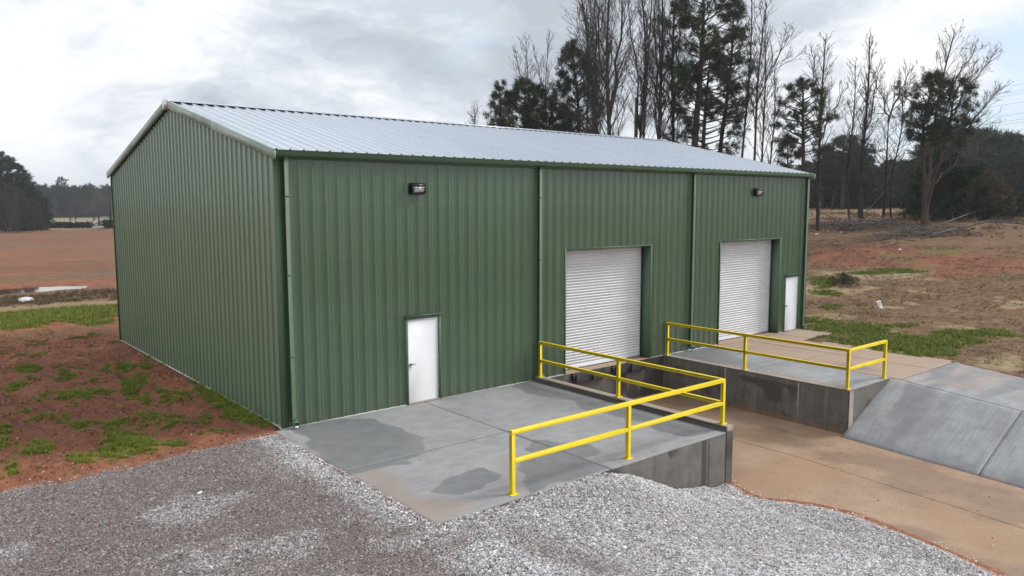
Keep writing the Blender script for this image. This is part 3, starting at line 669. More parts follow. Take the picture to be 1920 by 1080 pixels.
# ---------------------------------------------------------------- retaining walls
def wall_mesh(x0, x1, y0, y1, z0, z1, wet=None, step=.09):
    """box whose faces are fine grids, so that its damp marks follow its own faces"""
    V = []; F = []; n0 = 0
    def face(o, u, v, lu, lv):
        nonlocal n0
        a = np.linspace(0, lu, max(2, int(lu/step)+1)); b = np.linspace(0, lv, max(2, int(lv/step)+1)); A, B = np.meshgrid(a, b, indexing='ij')
        P = np.array(o)[None, None]+A[..., None]*np.array(u)+B[..., None]*np.array(v); V.append(P.reshape(-1, 3)); F.append(grid_faces(*A.shape)+n0); n0 += A.size
    dx, dy, dz = x1-x0, y1-y0, z1-z0
    face((x0, y0, z0), (1, 0, 0), (0, 0, 1), dx, dz); face((x0, y1, z0), (0, 0, 1), (1, 0, 0), dz, dx)
    face((x0, y0, z0), (0, 0, 1), (0, 1, 0), dz, dy); face((x1, y0, z0), (0, 1, 0), (0, 0, 1), dy, dz)
    face((x0, y0, z1), (1, 0, 0), (0, 1, 0), dx, dy)
    V = np.concatenate(V); F = np.concatenate(F)
    wv = wet(V) if wet else np.zeros(len(V)); cv = sst(V[:, 2], z0+.55, z0+.15)*.9
    return mesh_np('cast_panel', V, F, {'wet': wv, 'clay': cv})
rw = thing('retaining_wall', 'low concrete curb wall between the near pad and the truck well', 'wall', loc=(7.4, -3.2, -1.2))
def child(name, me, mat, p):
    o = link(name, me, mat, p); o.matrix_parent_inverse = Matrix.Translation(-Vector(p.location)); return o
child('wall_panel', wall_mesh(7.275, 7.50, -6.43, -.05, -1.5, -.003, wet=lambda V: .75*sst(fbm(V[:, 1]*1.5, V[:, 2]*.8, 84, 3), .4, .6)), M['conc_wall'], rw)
cb = MB(); cb.cbox(7.27, 7.505, -6.435, -.05, -.003+.001, .118, .010)
o = cb.build('curb_top', M['conc_curb']); o.parent = rw; o.matrix_parent_inverse = Matrix.Translation(-Vector(rw.location))
rw = thing('retaining_wall', 'weathered concrete wall below the pad edge, half buried in gravel', 'wall', loc=(3.5, -6.3, -1.2))
def wf(V):
    x, z = V[:, 0], V[:, 2]
    drip = sst(.16-np.abs(x-6.55), 0, .05)*(np.sin(x*70) > -.55)
    pat = .95*sst(x, 4.4, 3.4)+.8*sst(fbm(x*2.0, z*1.6, 85, 4), .55, .66)*sst(x, 6.4, 5.0)
    return np.maximum(drip, pat)
child('wall_panel', wall_mesh(-.28, 4.9, -6.412, -6.2, -1.6, -.024, wet=wf, step=.05), M['conc_front'], rw)
child('wall_panel', wall_mesh(4.906, 7.27, -6.412, -6.2, -1.6, -.024, wet=wf, step=.05), M['conc_front'], rw)
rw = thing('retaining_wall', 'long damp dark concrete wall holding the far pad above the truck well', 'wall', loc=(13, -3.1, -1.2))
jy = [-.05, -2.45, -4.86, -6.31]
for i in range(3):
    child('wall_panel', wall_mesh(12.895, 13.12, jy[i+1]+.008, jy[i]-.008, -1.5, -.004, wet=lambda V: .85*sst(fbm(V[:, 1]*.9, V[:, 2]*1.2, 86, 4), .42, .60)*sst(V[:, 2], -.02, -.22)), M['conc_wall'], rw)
o = MB().cbox(12.885, 13.121, -6.315, -.05, -.003, .012, .003).build('wall_cap', M['conc_curb']); o.parent = rw; o.matrix_parent_inverse = Matrix.Translation(-Vector(rw.location))
jm = MB()
for y in jy[1:3]: jm.box(12.893, 12.90, y-.022, y+.022, -1.3, -.02)
o = jm.build('joint_mortar', M['conc_curb']); o.parent = rw; o.matrix_parent_inverse = Matrix.Translation(-Vector(rw.location))
child('end_panel', wall_mesh(13.13, 15.235, -6.32, -6.302, -1.5, -.006, wet=lambda V: .6*sst(fbm(V[:, 0]*1.2, V[:, 2]*1.2, 87, 3), .5, .65)), M['conc_front'], rw)
o = MB().cbox(12.888, 13.125, -6.335, -6.318, -1.4, -.01, .004).build('corner_pilaster', M['conc_curb']); o.parent = rw; o.matrix_parent_inverse = Matrix.Translation(-Vector(rw.location))
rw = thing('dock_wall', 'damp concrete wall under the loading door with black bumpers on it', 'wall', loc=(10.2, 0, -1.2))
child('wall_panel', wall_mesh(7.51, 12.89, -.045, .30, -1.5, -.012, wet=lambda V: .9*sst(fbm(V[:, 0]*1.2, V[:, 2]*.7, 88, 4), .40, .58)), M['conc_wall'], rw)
# ================================================================ the metal building
bld = thing('metal_building', 'large green ribbed metal warehouse with a pale galvanized gable roof', 'building', loc=(L/2, WD/2, 0))
BINV = Matrix.Translation(-Vector(bld.location))
def bpart(name, me, mat, parent=None, inv=None):
    o = link(name, me, mat, parent or bld); o.matrix_parent_inverse = BINV if parent is None else Matrix.Identity(4); return o
RISE = .2385; Y0R = -.11
def roof_z(y): return 6.045+RISE*(np.minimum(y, WD-y)-Y0R)
PITCH = .305
BRK = [(-.036, 0), (-.013, 1), (.013, 1), (.036, 0), (.088, 0), (.096, .10), (.110, .10), (.118, 0), (.187, 0), (.195, .10), (.209, .10), (.217, 0)]
def profile(u0, u1, phase, depth):
    """points (u, offset) of the ribbed sheet between u0 and u1"""
    pts = []
    k0 = int(math.floor((u0-phase)/PITCH))-1; k1 = int(math.ceil((u1-phase)/PITCH))+1
    for k in range(k0, k1+1):
        for b, h in BRK: pts.append((phase+k*PITCH+b, h*depth))
    pts = np.array(pts)
    inn = pts[(pts[:, 0] > u0+1e-4) & (pts[:, 0] < u1-1e-4)]
    e0 = np.interp(u0, pts[:, 0], pts[:, 1]); e1 = np.interp(u1, pts[:, 0], pts[:, 1])
    return np.concatenate([[(u0, e0)], inn, [(u1, e1)]])
def sheet(name, pieces, place, mat, phase, depth, rows=None):
    """pieces: (u0, u1, bottom fn, top fn); place(u, off, v) -> xyz"""
    V = []; F = []; n0 = 0
    for (u0, u1, fb, ft) in pieces:
        p = profile(u0, u1, phase, depth); u, o = p[:, 0], p[:, 1]; b = fb(u); t = ft(u)
        R = 9
        for r in range(R): V.append(place(u, o, b+(t-b)*r/(R-1)))
        k = len(u); F.append(grid_faces(R, k)+n0); n0 += R*k
    return bpart(name, mesh_np(name, np.concatenate(V), np.concatenate(F)), mat)
cst = lambda v: (lambda u: v+0*u)
# openings on the front wall
DOOR1 = (3.15, 4.15, 2.17); DOOR2 = (20.12, 21.12, 2.17); ROLL1 = (8.52, 12.22, 3.60); ROLL2 = (15.93, 19.68, 3.60)
OPEN = [DOOR1, DOOR2, ROLL1, ROLL2]
fp = lambda u, o, v: np.stack([u, -o-.002*np.sin(u*1.3), v], 1)
W3 = PITCH*3; ph = .205
cuts = np.concatenate([[.0], np.arange(ph+PITCH*.5+W3-PITCH*2, L-.3, W3), [L]])
for a, b in zip(cuts[:-1], cuts[1:]):
    xs = sorted({a, b, *[e for o in OPEN for e in o[:2] if a < e < b]})
    pcs = []
    for p, q in zip(xs[:-1], xs[1:]):
        m = (p+q)/2; zb = .015
        for o in OPEN:
            if o[0] < m < o[1]: zb = o[2]
        pcs.append((p, q, cst(zb), cst(5.96)))
    sheet('wall_panel', pcs, fp, M['green'], ph, .040)
# gables
gt = lambda u: roof_z(u)-.10
gcuts = np.concatenate([[.0], np.arange(.85, WD-.3, W3), [WD]])
for a, b in zip(gcuts[:-1], gcuts[1:]):
    bb = [a, b] if not (a < WD/2 < b) else [a, WD/2, b]
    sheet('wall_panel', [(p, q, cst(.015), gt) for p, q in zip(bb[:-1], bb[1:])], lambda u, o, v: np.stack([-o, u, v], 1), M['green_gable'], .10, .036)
    sheet('wall_panel', [(p, q, cst(.015), gt) for p, q in zip(bb[:-1], bb[1:])], lambda u, o, v: np.stack([L+o, u, v], 1), M['green'], .10, .038)
for a, b in zip(cuts[:-1], cuts[1:]):
    sheet('wall_panel', [(a, b, cst(.015), cst(5.96))], lambda u, o, v: np.stack([u, WD+o, v], 1), M['green'], ph, .032)
# roof sheets
RX0, RX1 = -.10, L+.08
rc = np.concatenate([[RX0], np.arange(.72, RX1-.3, W3), [RX1]])
for a, b in zip(rc[:-1], rc[1:]):
    sheet('roof_panel', [(a, b, cst(Y0R-.05), cst(WD/2-.10))], lambda u, o, v: np.stack([u, v, roof_z(v)+o], 1), M['roof'], -.05, .044)
    sheet('roof_panel', [(a, b, cst(Y0R-.05), cst(WD/2-.10))], lambda u, o, v: np.stack([u, WD-v, roof_z(v)+o], 1), M['roof'], -.05, .044)
# ridge cap: folded strip that rides on the ribs, dark closures below it
zr = roof_z(WD/2)
cap = MB()
for s in (1, -1):
    ring = [(WD/2, zr+.066), (WD/2-s*.23, zr+.064-.23*RISE), (WD/2-s*.235, zr+.050-.23*RISE), (WD/2-s*.23, zr+.057-.23*RISE), (WD/2, zr+.057)]
    cap.prism(ring if s == -1 else ring[::-1], 0, RX0-.02, RX1+.02)
bpart('ridge_cap', cap.mesh('ridge_cap'), M['roof'])
cl_ = MB().box(RX0+.05, RX1-.05, WD/2-.10, WD/2+.10, zr-.06, zr+.038); bpart('ridge_closure', cl_.mesh('c'), M['dark'])
# rake trim on both gables, two lengths a slope, and the peak cap
def rake(x0, x1, ya, yb, name='rake_trim'):
    m = MB(); P = []
    for x in (x0, x1): pass
    za, zb = float(roof_z(ya))+.045, float(roof_z(yb))+.045
    h = .19
    m.hexa([(x0, ya, za-h), (x1, ya, za-h), (x1, yb, zb-h), (x0, yb, zb-h), (x0, ya, za), (x1, ya, za), (x1, yb, zb), (x0, yb, zb)])
    m.hexa([(min(x0, x1)-.002 if x0 < 0 else x0, ya, za-.004), (x1+(.06 if x0 < 0 else .002), ya, za-.004), (x1+(.06 if x0 < 0 else .002), yb, zb-.004), (min(x0, x1)-.002 if x0 < 0 else x0, yb, zb-.004)] + [(min(x0, x1)-.002 if x0 < 0 else x0, ya, za+.006), (x1+(.06 if x0 < 0 else .002), ya, za+.006), (x1+(.06 if x0 < 0 else .002), yb, zb+.006), (min(x0, x1)-.002 if x0 < 0 else x0, yb, zb+.006)])
    bpart(name, m.mesh(name), M['rake'])
for (x0, x1) in ((-.135, -.075), (L+.055, L+.115)):
    for ya, yb in ((Y0R-.12, 3.55), (3.552, WD/2-.06)):
        rake(x0, x1, ya, yb); rake(x0, x1, WD-yb, WD-ya)
    m = MB(); xa, xb = (x0-.02, x1+.02)
    m.prism([(WD/2-.17, zr-.20), (WD/2+.17, zr-.20), (WD/2+.20, zr+.02), (WD/2, zr+.085), (WD/2-.20, zr+.02)], 0, xa, xb)
    bpart('peak_cap', m.mesh('peak_cap'), M['zinc'])
    # soffit strip closing the gap behind the rake
    for s in (0, 1):
        ya, yb = (0.0, WD/2) if s == 0 else (WD/2, WD)
        za, zb = float(roof_z(ya))-.115, float(roof_z(yb))-.115; xs0, xs1 = (-.074, -.059) if x0 < 0 else (L+.04, L+.054)
        m = MB(); m.hexa([(xs0, ya, za-.04), (xs1, ya, za-.04), (xs1, yb, zb-.04), (xs0, yb, zb-.04), (xs0, ya, za), (xs1, ya, za), (xs1, yb, zb), (xs0, yb, zb)]); bpart('soffit_trim', m.mesh('s'), M['green_trim'])
# gutters
def gutter(y, s):
    m = MB(); ring = [(y, 5.945), (y-s*.125, 5.945), (y-s*.150, 6.005), (y-s*.150, 6.055), (y-s*.162, 6.068), (y-s*.150, 6.080), (y-s*.138, 6.066), (y-s*.138, 6.01), (y-s*.118, 5.957), (y-s*.012, 5.957), (y-s*.012, 6.05), (y, 6.05)]
    m.prism(ring if s > 0 else ring[::-1], 0, -.12, L+.12)
    for x in (-.125, L+.115): m.box(x, x+.01, min(y, y-s*.15), max(y, y-s*.15), 5.945, 6.066)
    o = bpart('gutter', m.mesh('gutter'), M['green_trim']); fix_normals(o)
gutter(-.075, 1); gutter(WD+.075, -1)
# straps over the gutter at each rib end
m = MB()
for k in range(71):
    x = -.05+PITCH*k+.0
    if x < RX1: m.box(x-.012, x+.012, -.235, -.165, 6.078, 6.098)
bpart('gutter_strap', m.mesh('gs'), M['dark'])['kind'] = 'stuff'
# eave trim below the gutter
bpart('eave_trim', MB().box(-.035, L+.035, -.073, -.036, 5.90, 6.03).mesh('e'), M['green_trim'])
bpart('eave_trim', MB().box(-.035, L+.035, WD+.036, WD+.073, 5.90, 6.03).mesh('e'), M['green_trim'])
# corner trims
for (x, y) in ((0, 0), (L, 0), (0, WD), (L, WD)):
    sx = -1 if x == 0 else 1; sy = -1 if y == 0 else 1
    m = MB(); xo = x+sx*.062; yo = y+sy*.044
    m.box(min(xo, xo-sx*.15), max(xo, xo-sx*.15), min(yo, yo-sy*.006), max(yo, yo-sy*.006), .012, 5.90)
    m.box(min(xo, xo-sx*.006), max(xo, xo-sx*.006), min(yo-sy*.007, yo-sy*.06), max(yo-sy*.007, yo-sy*.06), .012, 5.90)
    bpart('corner_trim', m.mesh('corner'), M['green_trim'])
# pale base angle
def base_run(a, b): bpart('base_trim', MB().box(a, b, -.042, -.004, -.030, .013).mesh('b'), M['base_trim'])
base_run(-.05, DOOR1[0]); base_run(DOOR1[1], ROLL1[0]); base_run(ROLL1[1], ROLL2[0]); base_run(ROLL2[1], DOOR2[0]); base_run(DOOR2[1], L+.05)
bpart('base_trim', MB().box(-.060, -.004, -.04, WD+.05, -.06, .013).mesh('b'), M['base_trim'])
bpart('base_trim', MB().box(L+.004, L+.060, -.04, WD+.05, -.06, .013).mesh('b'), M['base_trim'])
bpart('foundation', MB().box(.02, L-.02, .31, WD-.02, -.5, -.03).mesh('f'), M['conc_curb'])
# downspouts with open elbows
def downspout(x, label=None):
    d = bpart('downspout', MB().cbox(x-.055, x+.055, -.150, -.052, .20, 5.944, .008).mesh('downspout'), M['green_trim'])
    e = MB(); 
    e.hexa([(x-.054, -.149, .19), (x+.054, -.149, .19), (x+.054, -.053, .12), (x-.054, -.053, .12), (x-.054, -.150, .202), (x+.054, -.150, .202), (x+.054, -.052, .202), (x-.054, -.052, .202)])
    for a, b in ((-.056, -.050), (.050, .056)): e.hexa([(x+a, -.26, .045), (x+b, -.26, .045), (x+b, -.06, .12), (x+a, -.06, .12), (x+a, -.24, .14), (x+b, -.24, .14), (x+b, -.06, .20), (x+a, -.06, .20)])
    e.hexa([(x-.056, -.24, .138), (x+.056, -.24, .138), (x+.056, -.10, .196), (x-.056, -.10, .196), (x-.056, -.24, .144), (x+.056, -.24, .144), (x+.056, -.10, .204), (x-.056, -.10, .204)])
    o = link('elbow', e.mesh('elbow'), M['green_trim'], d)
    li = MB(); li.hexa([(x-.049, -.262, .046), (x+.049, -.262, .046), (x+.049, -.06, .122), (x-.049, -.06, .122), (x-.049, -.262, .052), (x+.049, -.262, .052), (x+.049, -.06, .128), (x-.049, -.06, .128)]); li.box(x-.049, x+.049, -.10, -.095, .125, .19)
    o = link('elbow_lining', li.mesh('l'), M['zinc'], d)
    for z in (1.6, 3.4, 5.1):
        o = link('strap', MB().box(x-.075, x+.075, -.153, -.148, z-.015, z+.015).mesh('s'), M['green_trim'], d)
    return d
for x in (.18, 7.46, 14.26, L-.20): downspout(x)
# fasteners and the faint dents they make at every girt
m = MB()
for z in (.06, 1.02, 2.25, 3.63, 4.86, 5.78):
    for k in range(int((L-.2)/PITCH)):
        x = ph+k*PITCH+.052
        if any(o[0]-.06 < x < o[1]+.06 and z < o[2]+.08 for o in OPEN): continue
        m.box(x-.007, x+.007, -.010, -.002, z-.007, z+.007)
    for k in range(int(WD/PITCH)): m.box(-.010, -.002, .10+k*PITCH+.05-.007, .10+k*PITCH+.05+.007, z-.007, z+.007)
for k in range(71):
    x = -.05+PITCH*k+.055
    for y in (.25, 1.75, 3.25, 4.75, 6.25):
        if x < L: z = float(roof_z(y)); m.box(x-.008, x+.008, y-.008, y+.008, z-.002, z+.010)
o = bpart('fastener', m.mesh('fastener'), M['dark']); o['kind'] = 'stuff'
# ---------------------------------------------------------------- doors
def man_door(x0, x1, zt, label):
    d = bpart('door', MB().cbox(x0+.055, x1-.055, -.020, .022, .030, zt-.058, .003).mesh('door'), M['white']); d['label'] = label
    f = MB(); f.box(x0-.012, x0+.047, -.052, .05, .0, zt); f.box(x1-.047, x1+.012, -.052, .05, .0, zt); f.box(x0-.012, x1+.012, -.056, .05, zt-.05, zt+.012); f.box(x0-.03, x1+.03, -.085, -.030, zt+.014, zt+.040)
    link('frame', f.mesh('frame'), M['green_trim'], d)
    b = MB(); b.box(x0+.047, x0+.053, -.012, .02, .03, zt-.05); b.box(x1-.053, x1-.047, -.012, .02, .03, zt-.05); b.box(x0+.047, x1-.047, -.012, .02, zt-.056, zt-.05); link('gap_seal', b.mesh('g'), M['dark'], d)
    link('threshold', MB().cbox(x0+.03, x1-.03, -.075, .03, .001, .027, .004).mesh('t'), M['conc_curb'], d)
    h = MB(); a = np.linspace(0, 6.283, 15)[:-1]; hx = x0+.135; hz = 1.0
    h.tube([(hx, -.022, hz), (hx, -.034, hz)], .036, 14); h.tube([(hx, -.034, hz), (hx, -.066, hz)], .013, 8); h.tube([(hx-.012, -.066, hz), (hx+.06, -.068, hz), (hx+.125, -.064, hz-.004)], [.012, .011, .009], 8)
    link('handle', h.mesh('handle'), M['steel'], d)
    for z in (.30, 1.08, 1.86): link('hinge', MB().tube([(x1-.053, -.028, z-.06), (x1-.053, -.028, z+.06)], .012, 8).mesh('hinge'), M['steel'], d)
    return d
man_door(*DOOR1, 'white steel door opening onto the near pad'); man_door(*DOOR2, 'white steel door beside the far roller door')
def roll_door(x0, x1, zt, label):
    yb = .36; zb = .035; w0, w1 = x0-.02, x1+.02
    pz = []; s = .0855; z = zb+.11
    zz = [zb, zb+.11]; oo = [.012, .012]
    while z < zt+.02:
        for q, h in ((.04, 0.), (.12, .5), (.30, .95), (.50, 1.), (.70, .9), (.86, .5), (.93, .0), (1.0, -.15)): zz.append(z+q*s); oo.append(h*.030)
        z += s
    zz = np.array(zz); oo = np.array(oo); xs = np.array([w0, (w0+w1)/2, w1])
    V = np.stack([np.repeat(xs[:, None], len(zz), 1), np.repeat((yb-oo)[None], 3, 0), np.repeat(zz[None], 3, 0)], -1).reshape(-1, 3)
    d = bpart('roller_door', mesh_np('roller_door', V, grid_faces(3, len(zz))), M['curtain']); d['label'] = label
    link('bottom_bar', MB().cbox(w0+.03, w1-.03, yb-.035, yb-.014, zb-.012, zb+.085, .004).mesh('bb'), M['white'], d)
    link('bottom_seal', MB().box(w0+.03, w1-.03, yb-.03, yb+.0, .004, zb-.014).mesh('bs'), M['dark'], d)
    for a, b in ((x0+.0, x0+.03), (x1-.03, x1)): link('guide_rail', MB().box(a, b, yb-.06, yb+.02, .0, zt).mesh('gr'), M['dark'], d)
    j = MB()
    link('jamb', MB().box(x0-.006, x0-.001, -.045, yb+.02, .0, zt).mesh('j'), M['green_trim'], d)
    link('jamb', MB().box(x1+.001, x1+.006, -.045, yb+.02, .0, zt).mesh('j'), M['green_trim'], d)
    link('header', MB().box(x0-.006, x1+.006, -.045, yb+.02, zt+.001, zt+.006).mesh('h'), M['green_trim'], d)
    t = MB(); t.box(x0-.055, x0-.007, -.047, -.036, .0, zt+.05); t.box(x1+.007, x1+.055, -.047, -.036, .0, zt+.05); t.box(x0-.007, x1+.007, -.047, -.036, zt+.007, zt+.05)
    link('frame', t.mesh('t'), M['green_trim'], d)
    return d
roll_door(*ROLL1, 'white ribbed roller door above the truck well'); roll_door(*ROLL2, 'white ribbed roller door at the far landing')
for r in (ROLL1, ROLL2): slab('door_sill', r[0]-.0, r[1]+.0, -.044, .42, flat, M['conc_tan'], None, step=.09, gap=.001, clayf=lambda X, Y: .6+0*X).parent = bld
for o in bld.children:
    if o.name.startswith('door_sill'): o.matrix_parent_inverse = BINV
# ---------------------------------------------------------------- wall lights
def wall_light(x, z, label):
    t = thing('wall_light', label, 'light', 'wall pack lights on the front wall', loc=(x, -.036, z))
    m = MB(); m.cbox(-.20, .20, -.05, 0, -.14, .14, .012)
    link('back_box', m.mesh('bb'), M['black'], t)
    m = MB(); m.prism([(-.05, .14), (-.13, .125), (-.17, .075), (-.165, .055), (-.05, .055)], 0, -.195, .195); o = link('hood', m.mesh('hood'), M['black'], t); fix_normals(o)
    m = MB(); m.prism([(-.05, .053), (-.155, .053), (-.14, -.05), (-.09, -.09), (-.05, -.095)], 0, -.150, .150); o = link('lens', m.mesh('lens'), M['lens'], t); fix_normals(o)
    link('louvre', MB().box(-.151, .151, -.158, -.05, .010, .016).mesh('lv'), M['steel'], t)
    m = MB(); 
    for a, b in ((-.195, -.152), (.152, .195)): m.prism([(-.05, .053), (-.165, .053), (-.15, -.06), (-.09, -.12), (-.05, -.12)], 0, a, b)
    m.cbox(-.195, .195, -.10, -.05, -.135, -.097, .006); o = link('lens_frame', m.mesh('lf'), M['black'], t); fix_normals(o)
wall_light(3.50, 5.30, 'black wall light high above the near white door'); wall_light(18.0, 5.34, 'black wall light above the far roller door')
# ---------------------------------------------------------------- dock bumpers
for x0, x1, lab in ((8.80, 9.40, 0), (9.50, 10.10, 1), (10.50, 11.10, 1), (11.22, 11.84, 0)):
    t = thing('dock_bumper', 'black rubber dock bumper bolted below the roller door', 'bumper', 'dock bumpers under the loading door', loc=((x0+x1)/2, -.046, -.165))
    hw = (x1-x0)/2
    link('rubber_block', MB().cbox(-hw+.05, hw-.05, -.12, 0, -.13, .13, .012).mesh('r'), M['rubber'], t)
    for s in (-1, 1):
        p = link('end_plate', MB().cbox(s*hw-.047, s*hw+.047, -.10, 0, -.145, .145, .004).mesh('p'), M['black'], t)
        if s < 0:
            for z in (-.09, .09): link('bolt', MB().tube([(s*hw-.06, -.055, z), (s*hw-.040, -.055, z)], .016, 6).mesh('b'), M['zinc'], p)
# ---------------------------------------------------------------- guard rails
def rail(label, posts, top, zb):
    """posts: (x, y); square tube railing along them"""
    t = thing('guard_rail', label, 'railing', 'yellow guard rails', loc=(posts[0][0], posts[0][1], zb[0]))
    inv = Matrix.Translation(-Vector(t.location)); h = .040
    def add(name, m, par=None):
        o = link(name, m.mesh(name), M['yellow'], par or t)
        if par is None: o.matrix_parent_inverse = inv
        return o
    for (x, y), z in zip(posts, zb):
        p = add('post', MB().cbox(x-h, x+h, y-h, y+h, z+.012, top-.0785, .005))
        add('base_plate', MB().cbox(x-.085, x+.085, y-.085, y+.085, z+.001, z+.0125, .002), p)
        a = link('anchor_bolt', None or MB().tube([(x+.062, y-.062, z+.012), (x+.062, y-.062, z+.03)], .009, 6).tube([(x-.062, y+.062, z+.012), (x-.062, y+.062, z+.03)], .009, 6).mesh('ab'), M['zinc'], p)
    runs = []
    return t, add, h
# near rail: along the front edge, corner, then along the curb to the wall
t, add, h = rail('yellow steel guard rail round the near pad and along its curb', [(1.40, -6.22), (4.32, -6.22), (7.39, -6.22), (7.39, -3.14), (7.39, -.20)], 1.125, (0, 0, .118, .118, .118))
def along_x(add, x0, x1, y, z, name): add(name, MB().cbox(x0, x1, y-.0385, y+.0385, z-.078, z, .005))
def along_y(add, y0, y1, x, z, name): add(name, MB().cbox(x-.0385, x+.0385, y0, y1, z-.078, z, .005))
along_x(add, 1.360, 7.4285, -6.22, 1.125, 'top_rail'); along_y(add, -6.181, -.160, 7.39, 1.1255, 'top_rail')
for a, b in ((1.4365, 4.2835), (4.3565, 7.3535)): along_x(add, a, b, -6.22, .62, 'mid_rail')
for a, b in ((-6.1835, -3.1765), (-3.1035, -.2365)): along_y(add, a, b, 7.39, .62, 'mid_rail')
t, add, h = rail('yellow steel guard rail along the far pad above the dark retaining wall', [(13.0, -.14), (13.0, -3.05), (13.0, -6.20), (15.10, -6.20)], 1.095, (.012, .012, .012, 0))
along_y(add, -6.2385, -.10, 13.0, 1.095, 'top_rail'); along_x(add, 13.039, 15.14, -6.20, 1.0955, 'top_rail')
for a, b in ((-6.1635, -3.0865), (-3.0135, -.1765)): along_y(add, a, b, 13.0, .59, 'mid_rail')
along_x(add, 13.0365, 15.0635, -6.20, .59, 'mid_rail')
# ================================================================ vegetation
def nrm(v): return v/(np.linalg.norm(v)+1e-9)
def perp(d, rng):
    r = rng.normal(size=3); r -= d*(r@d); return nrm(r)
def curve_path(p, d, ln, segs, rng, wander=.12, up=.0):
    P = [p]; d = nrm(d); st = ln/segs
    for _ in range(segs):
        d = nrm(d+rng.normal(size=3)*wander+np.array([0, 0, up])); P.append(P[-1]+d*st)
    return np.array(P)
def axis_path(base, top, rng, bend=.012, n=14):
    t = np.linspace(0, 1, n); H = np.linalg.norm(top-base); P = base[None]+(top-base)[None]*t[:, None]
    a = rng.normal(size=3)*H*bend; b = rng.normal(size=3)*H*bend*.6; a[2] = b[2] = 0
    return P+a[None]*np.sin(t*math.pi)[:, None]+b[None]*np.sin(t*2*math.pi)[:, None]
def lerp_path(P, t):
    n_ = len(P)-1; f = t*n_; i = min(int(f), n_-1); return P[i]+(P[i+1]-P[i])*(f-i), nrm(P[i+1]-P[i])
class Needles:
    """clumps of fine leaf blades, kept as centres and expanded all at once"""
    def __init__(s): s.c = []; s.d = []; s.r = []
    def add(s, c, d, r): s.c.append(c); s.d.append(d); s.r.append(r)
    def mesh(s, rng, per=34, width=.035, flat=1.0, name='crown'):
        C = np.array(s.c); D = np.array(s.d); R = np.array(s.r); n_ = len(C)
        q = rng.normal(size=(n_, per, 3)); q /= np.linalg.norm(q, axis=2)[..., None]; q = q+D[:, None]*.55+np.array([0, 0, .12]); q[..., 2] *= flat; q /= np.linalg.norm(q, axis=2)[..., None]
        ln = R[:, None]*rng.uniform(.55, 1.15, (n_, per)); st = C[:, None]+rng.normal(size=(n_, per, 3))*R[:, None, None]*.22
        e = st+q*ln[..., None]; s_ = np.cross(q, rng.normal(size=(n_, per, 3))); s_ /= np.linalg.norm(s_, axis=2)[..., None]+1e-9
        w_ = width*rng.uniform(.6, 1.4, (n_, per))[..., None]*(R/.42)[:, None, None]**.5
        V = np.stack([st-s_*w_*.5, st+s_*w_*.5, e], 2).reshape(-1, 3)
        return mesh_np(name, V, np.arange(len(V)).reshape(-1, 3))
def tree_obj(name, label, cat, base, trunk, crown, tm, cm, group=None):
    o = thing(name, label, cat, group, loc=tuple(base)); inv = Matrix.Translation(-Vector(base))
    a = link('trunk', trunk, tm, o); a.matrix_parent_inverse = inv
    if crown is not None: b = link('crown', crown, cm, o); b.matrix_parent_inverse = inv
    return o
def bare_leader(T, C, P, r0, r1, rng, limbs, start, lfrac, ang, H, twigs=1.0, sides=6, droop=.05, side=None, trim=1.0):
    n_ = len(P); t = np.linspace(0, 1, n_); R = r1+(r0-r1)*(1-t)**.85
    T.tube(P, R, sides)
    az = rng.uniform(0, 6.28)
    for k in range(limbs):
        tt = start+(1-start)*((k+rng.uniform(0, .8))/limbs)**.95; tt = min(tt, .985)
        p, d = lerp_path(P, tt); az += 2.4+rng.normal()*.35
        ref = np.array([math.cos(az), math.sin(az), 0]); ref = nrm(ref-d*(ref@d))
        if side is not None: ref = nrm(ref+np.asarray(side)*.9)
        an = math.radians(rng.uniform(*ang))*(1-.25*tt)
        ln = H*lfrac*((1-tt)**.55*.85+.22)*rng.uniform(.65, 1.15)
        dl = d*math.cos(an)+ref*math.sin(an); rl = np.interp(tt, t, R)*rng.uniform(.34, .55)
        LP = curve_path(p, dl, ln, 6, rng, .10, droop); lr = np.linspace(max(rl, .018), .010, 7)
        T.tube(LP, lr, 4, False)
        nb = max(3, int(ln*1.9))
        for j in range(nb):
            bt = rng.uniform(.18, 1.0); bp, bd = lerp_path(LP, bt)
            bdir = nrm(bd+perp(bd, rng)*rng.uniform(.45, .9)+np.array([0, 0, .18])); bl = ln*(.42*(1-bt)+.16)*rng.uniform(.7, 1.3)
            BP = curve_path(bp, bdir, bl, 4, rng, .13, droop*1.1); br = max(.010, np.interp(bt, np.linspace(0, 1, 7), lr)*.5)
            C.tube(BP, np.linspace(max(br, .013), .008, 5), 3, False)
            for q in range(max(2, int(twigs*(3+bl*2.4)))):
                qt = rng.uniform(.2, 1.0); qp, qd = lerp_path(BP, qt); qdir = nrm(qd+perp(qd, rng)*rng.uniform(.5, 1.0)+np.array([0, 0, .15]))
                QP = curve_path(qp, qdir, bl*rng.uniform(.25, .55), 2, rng, .16, .05); C.tube(QP, [.010, .009, .006], 3, False)
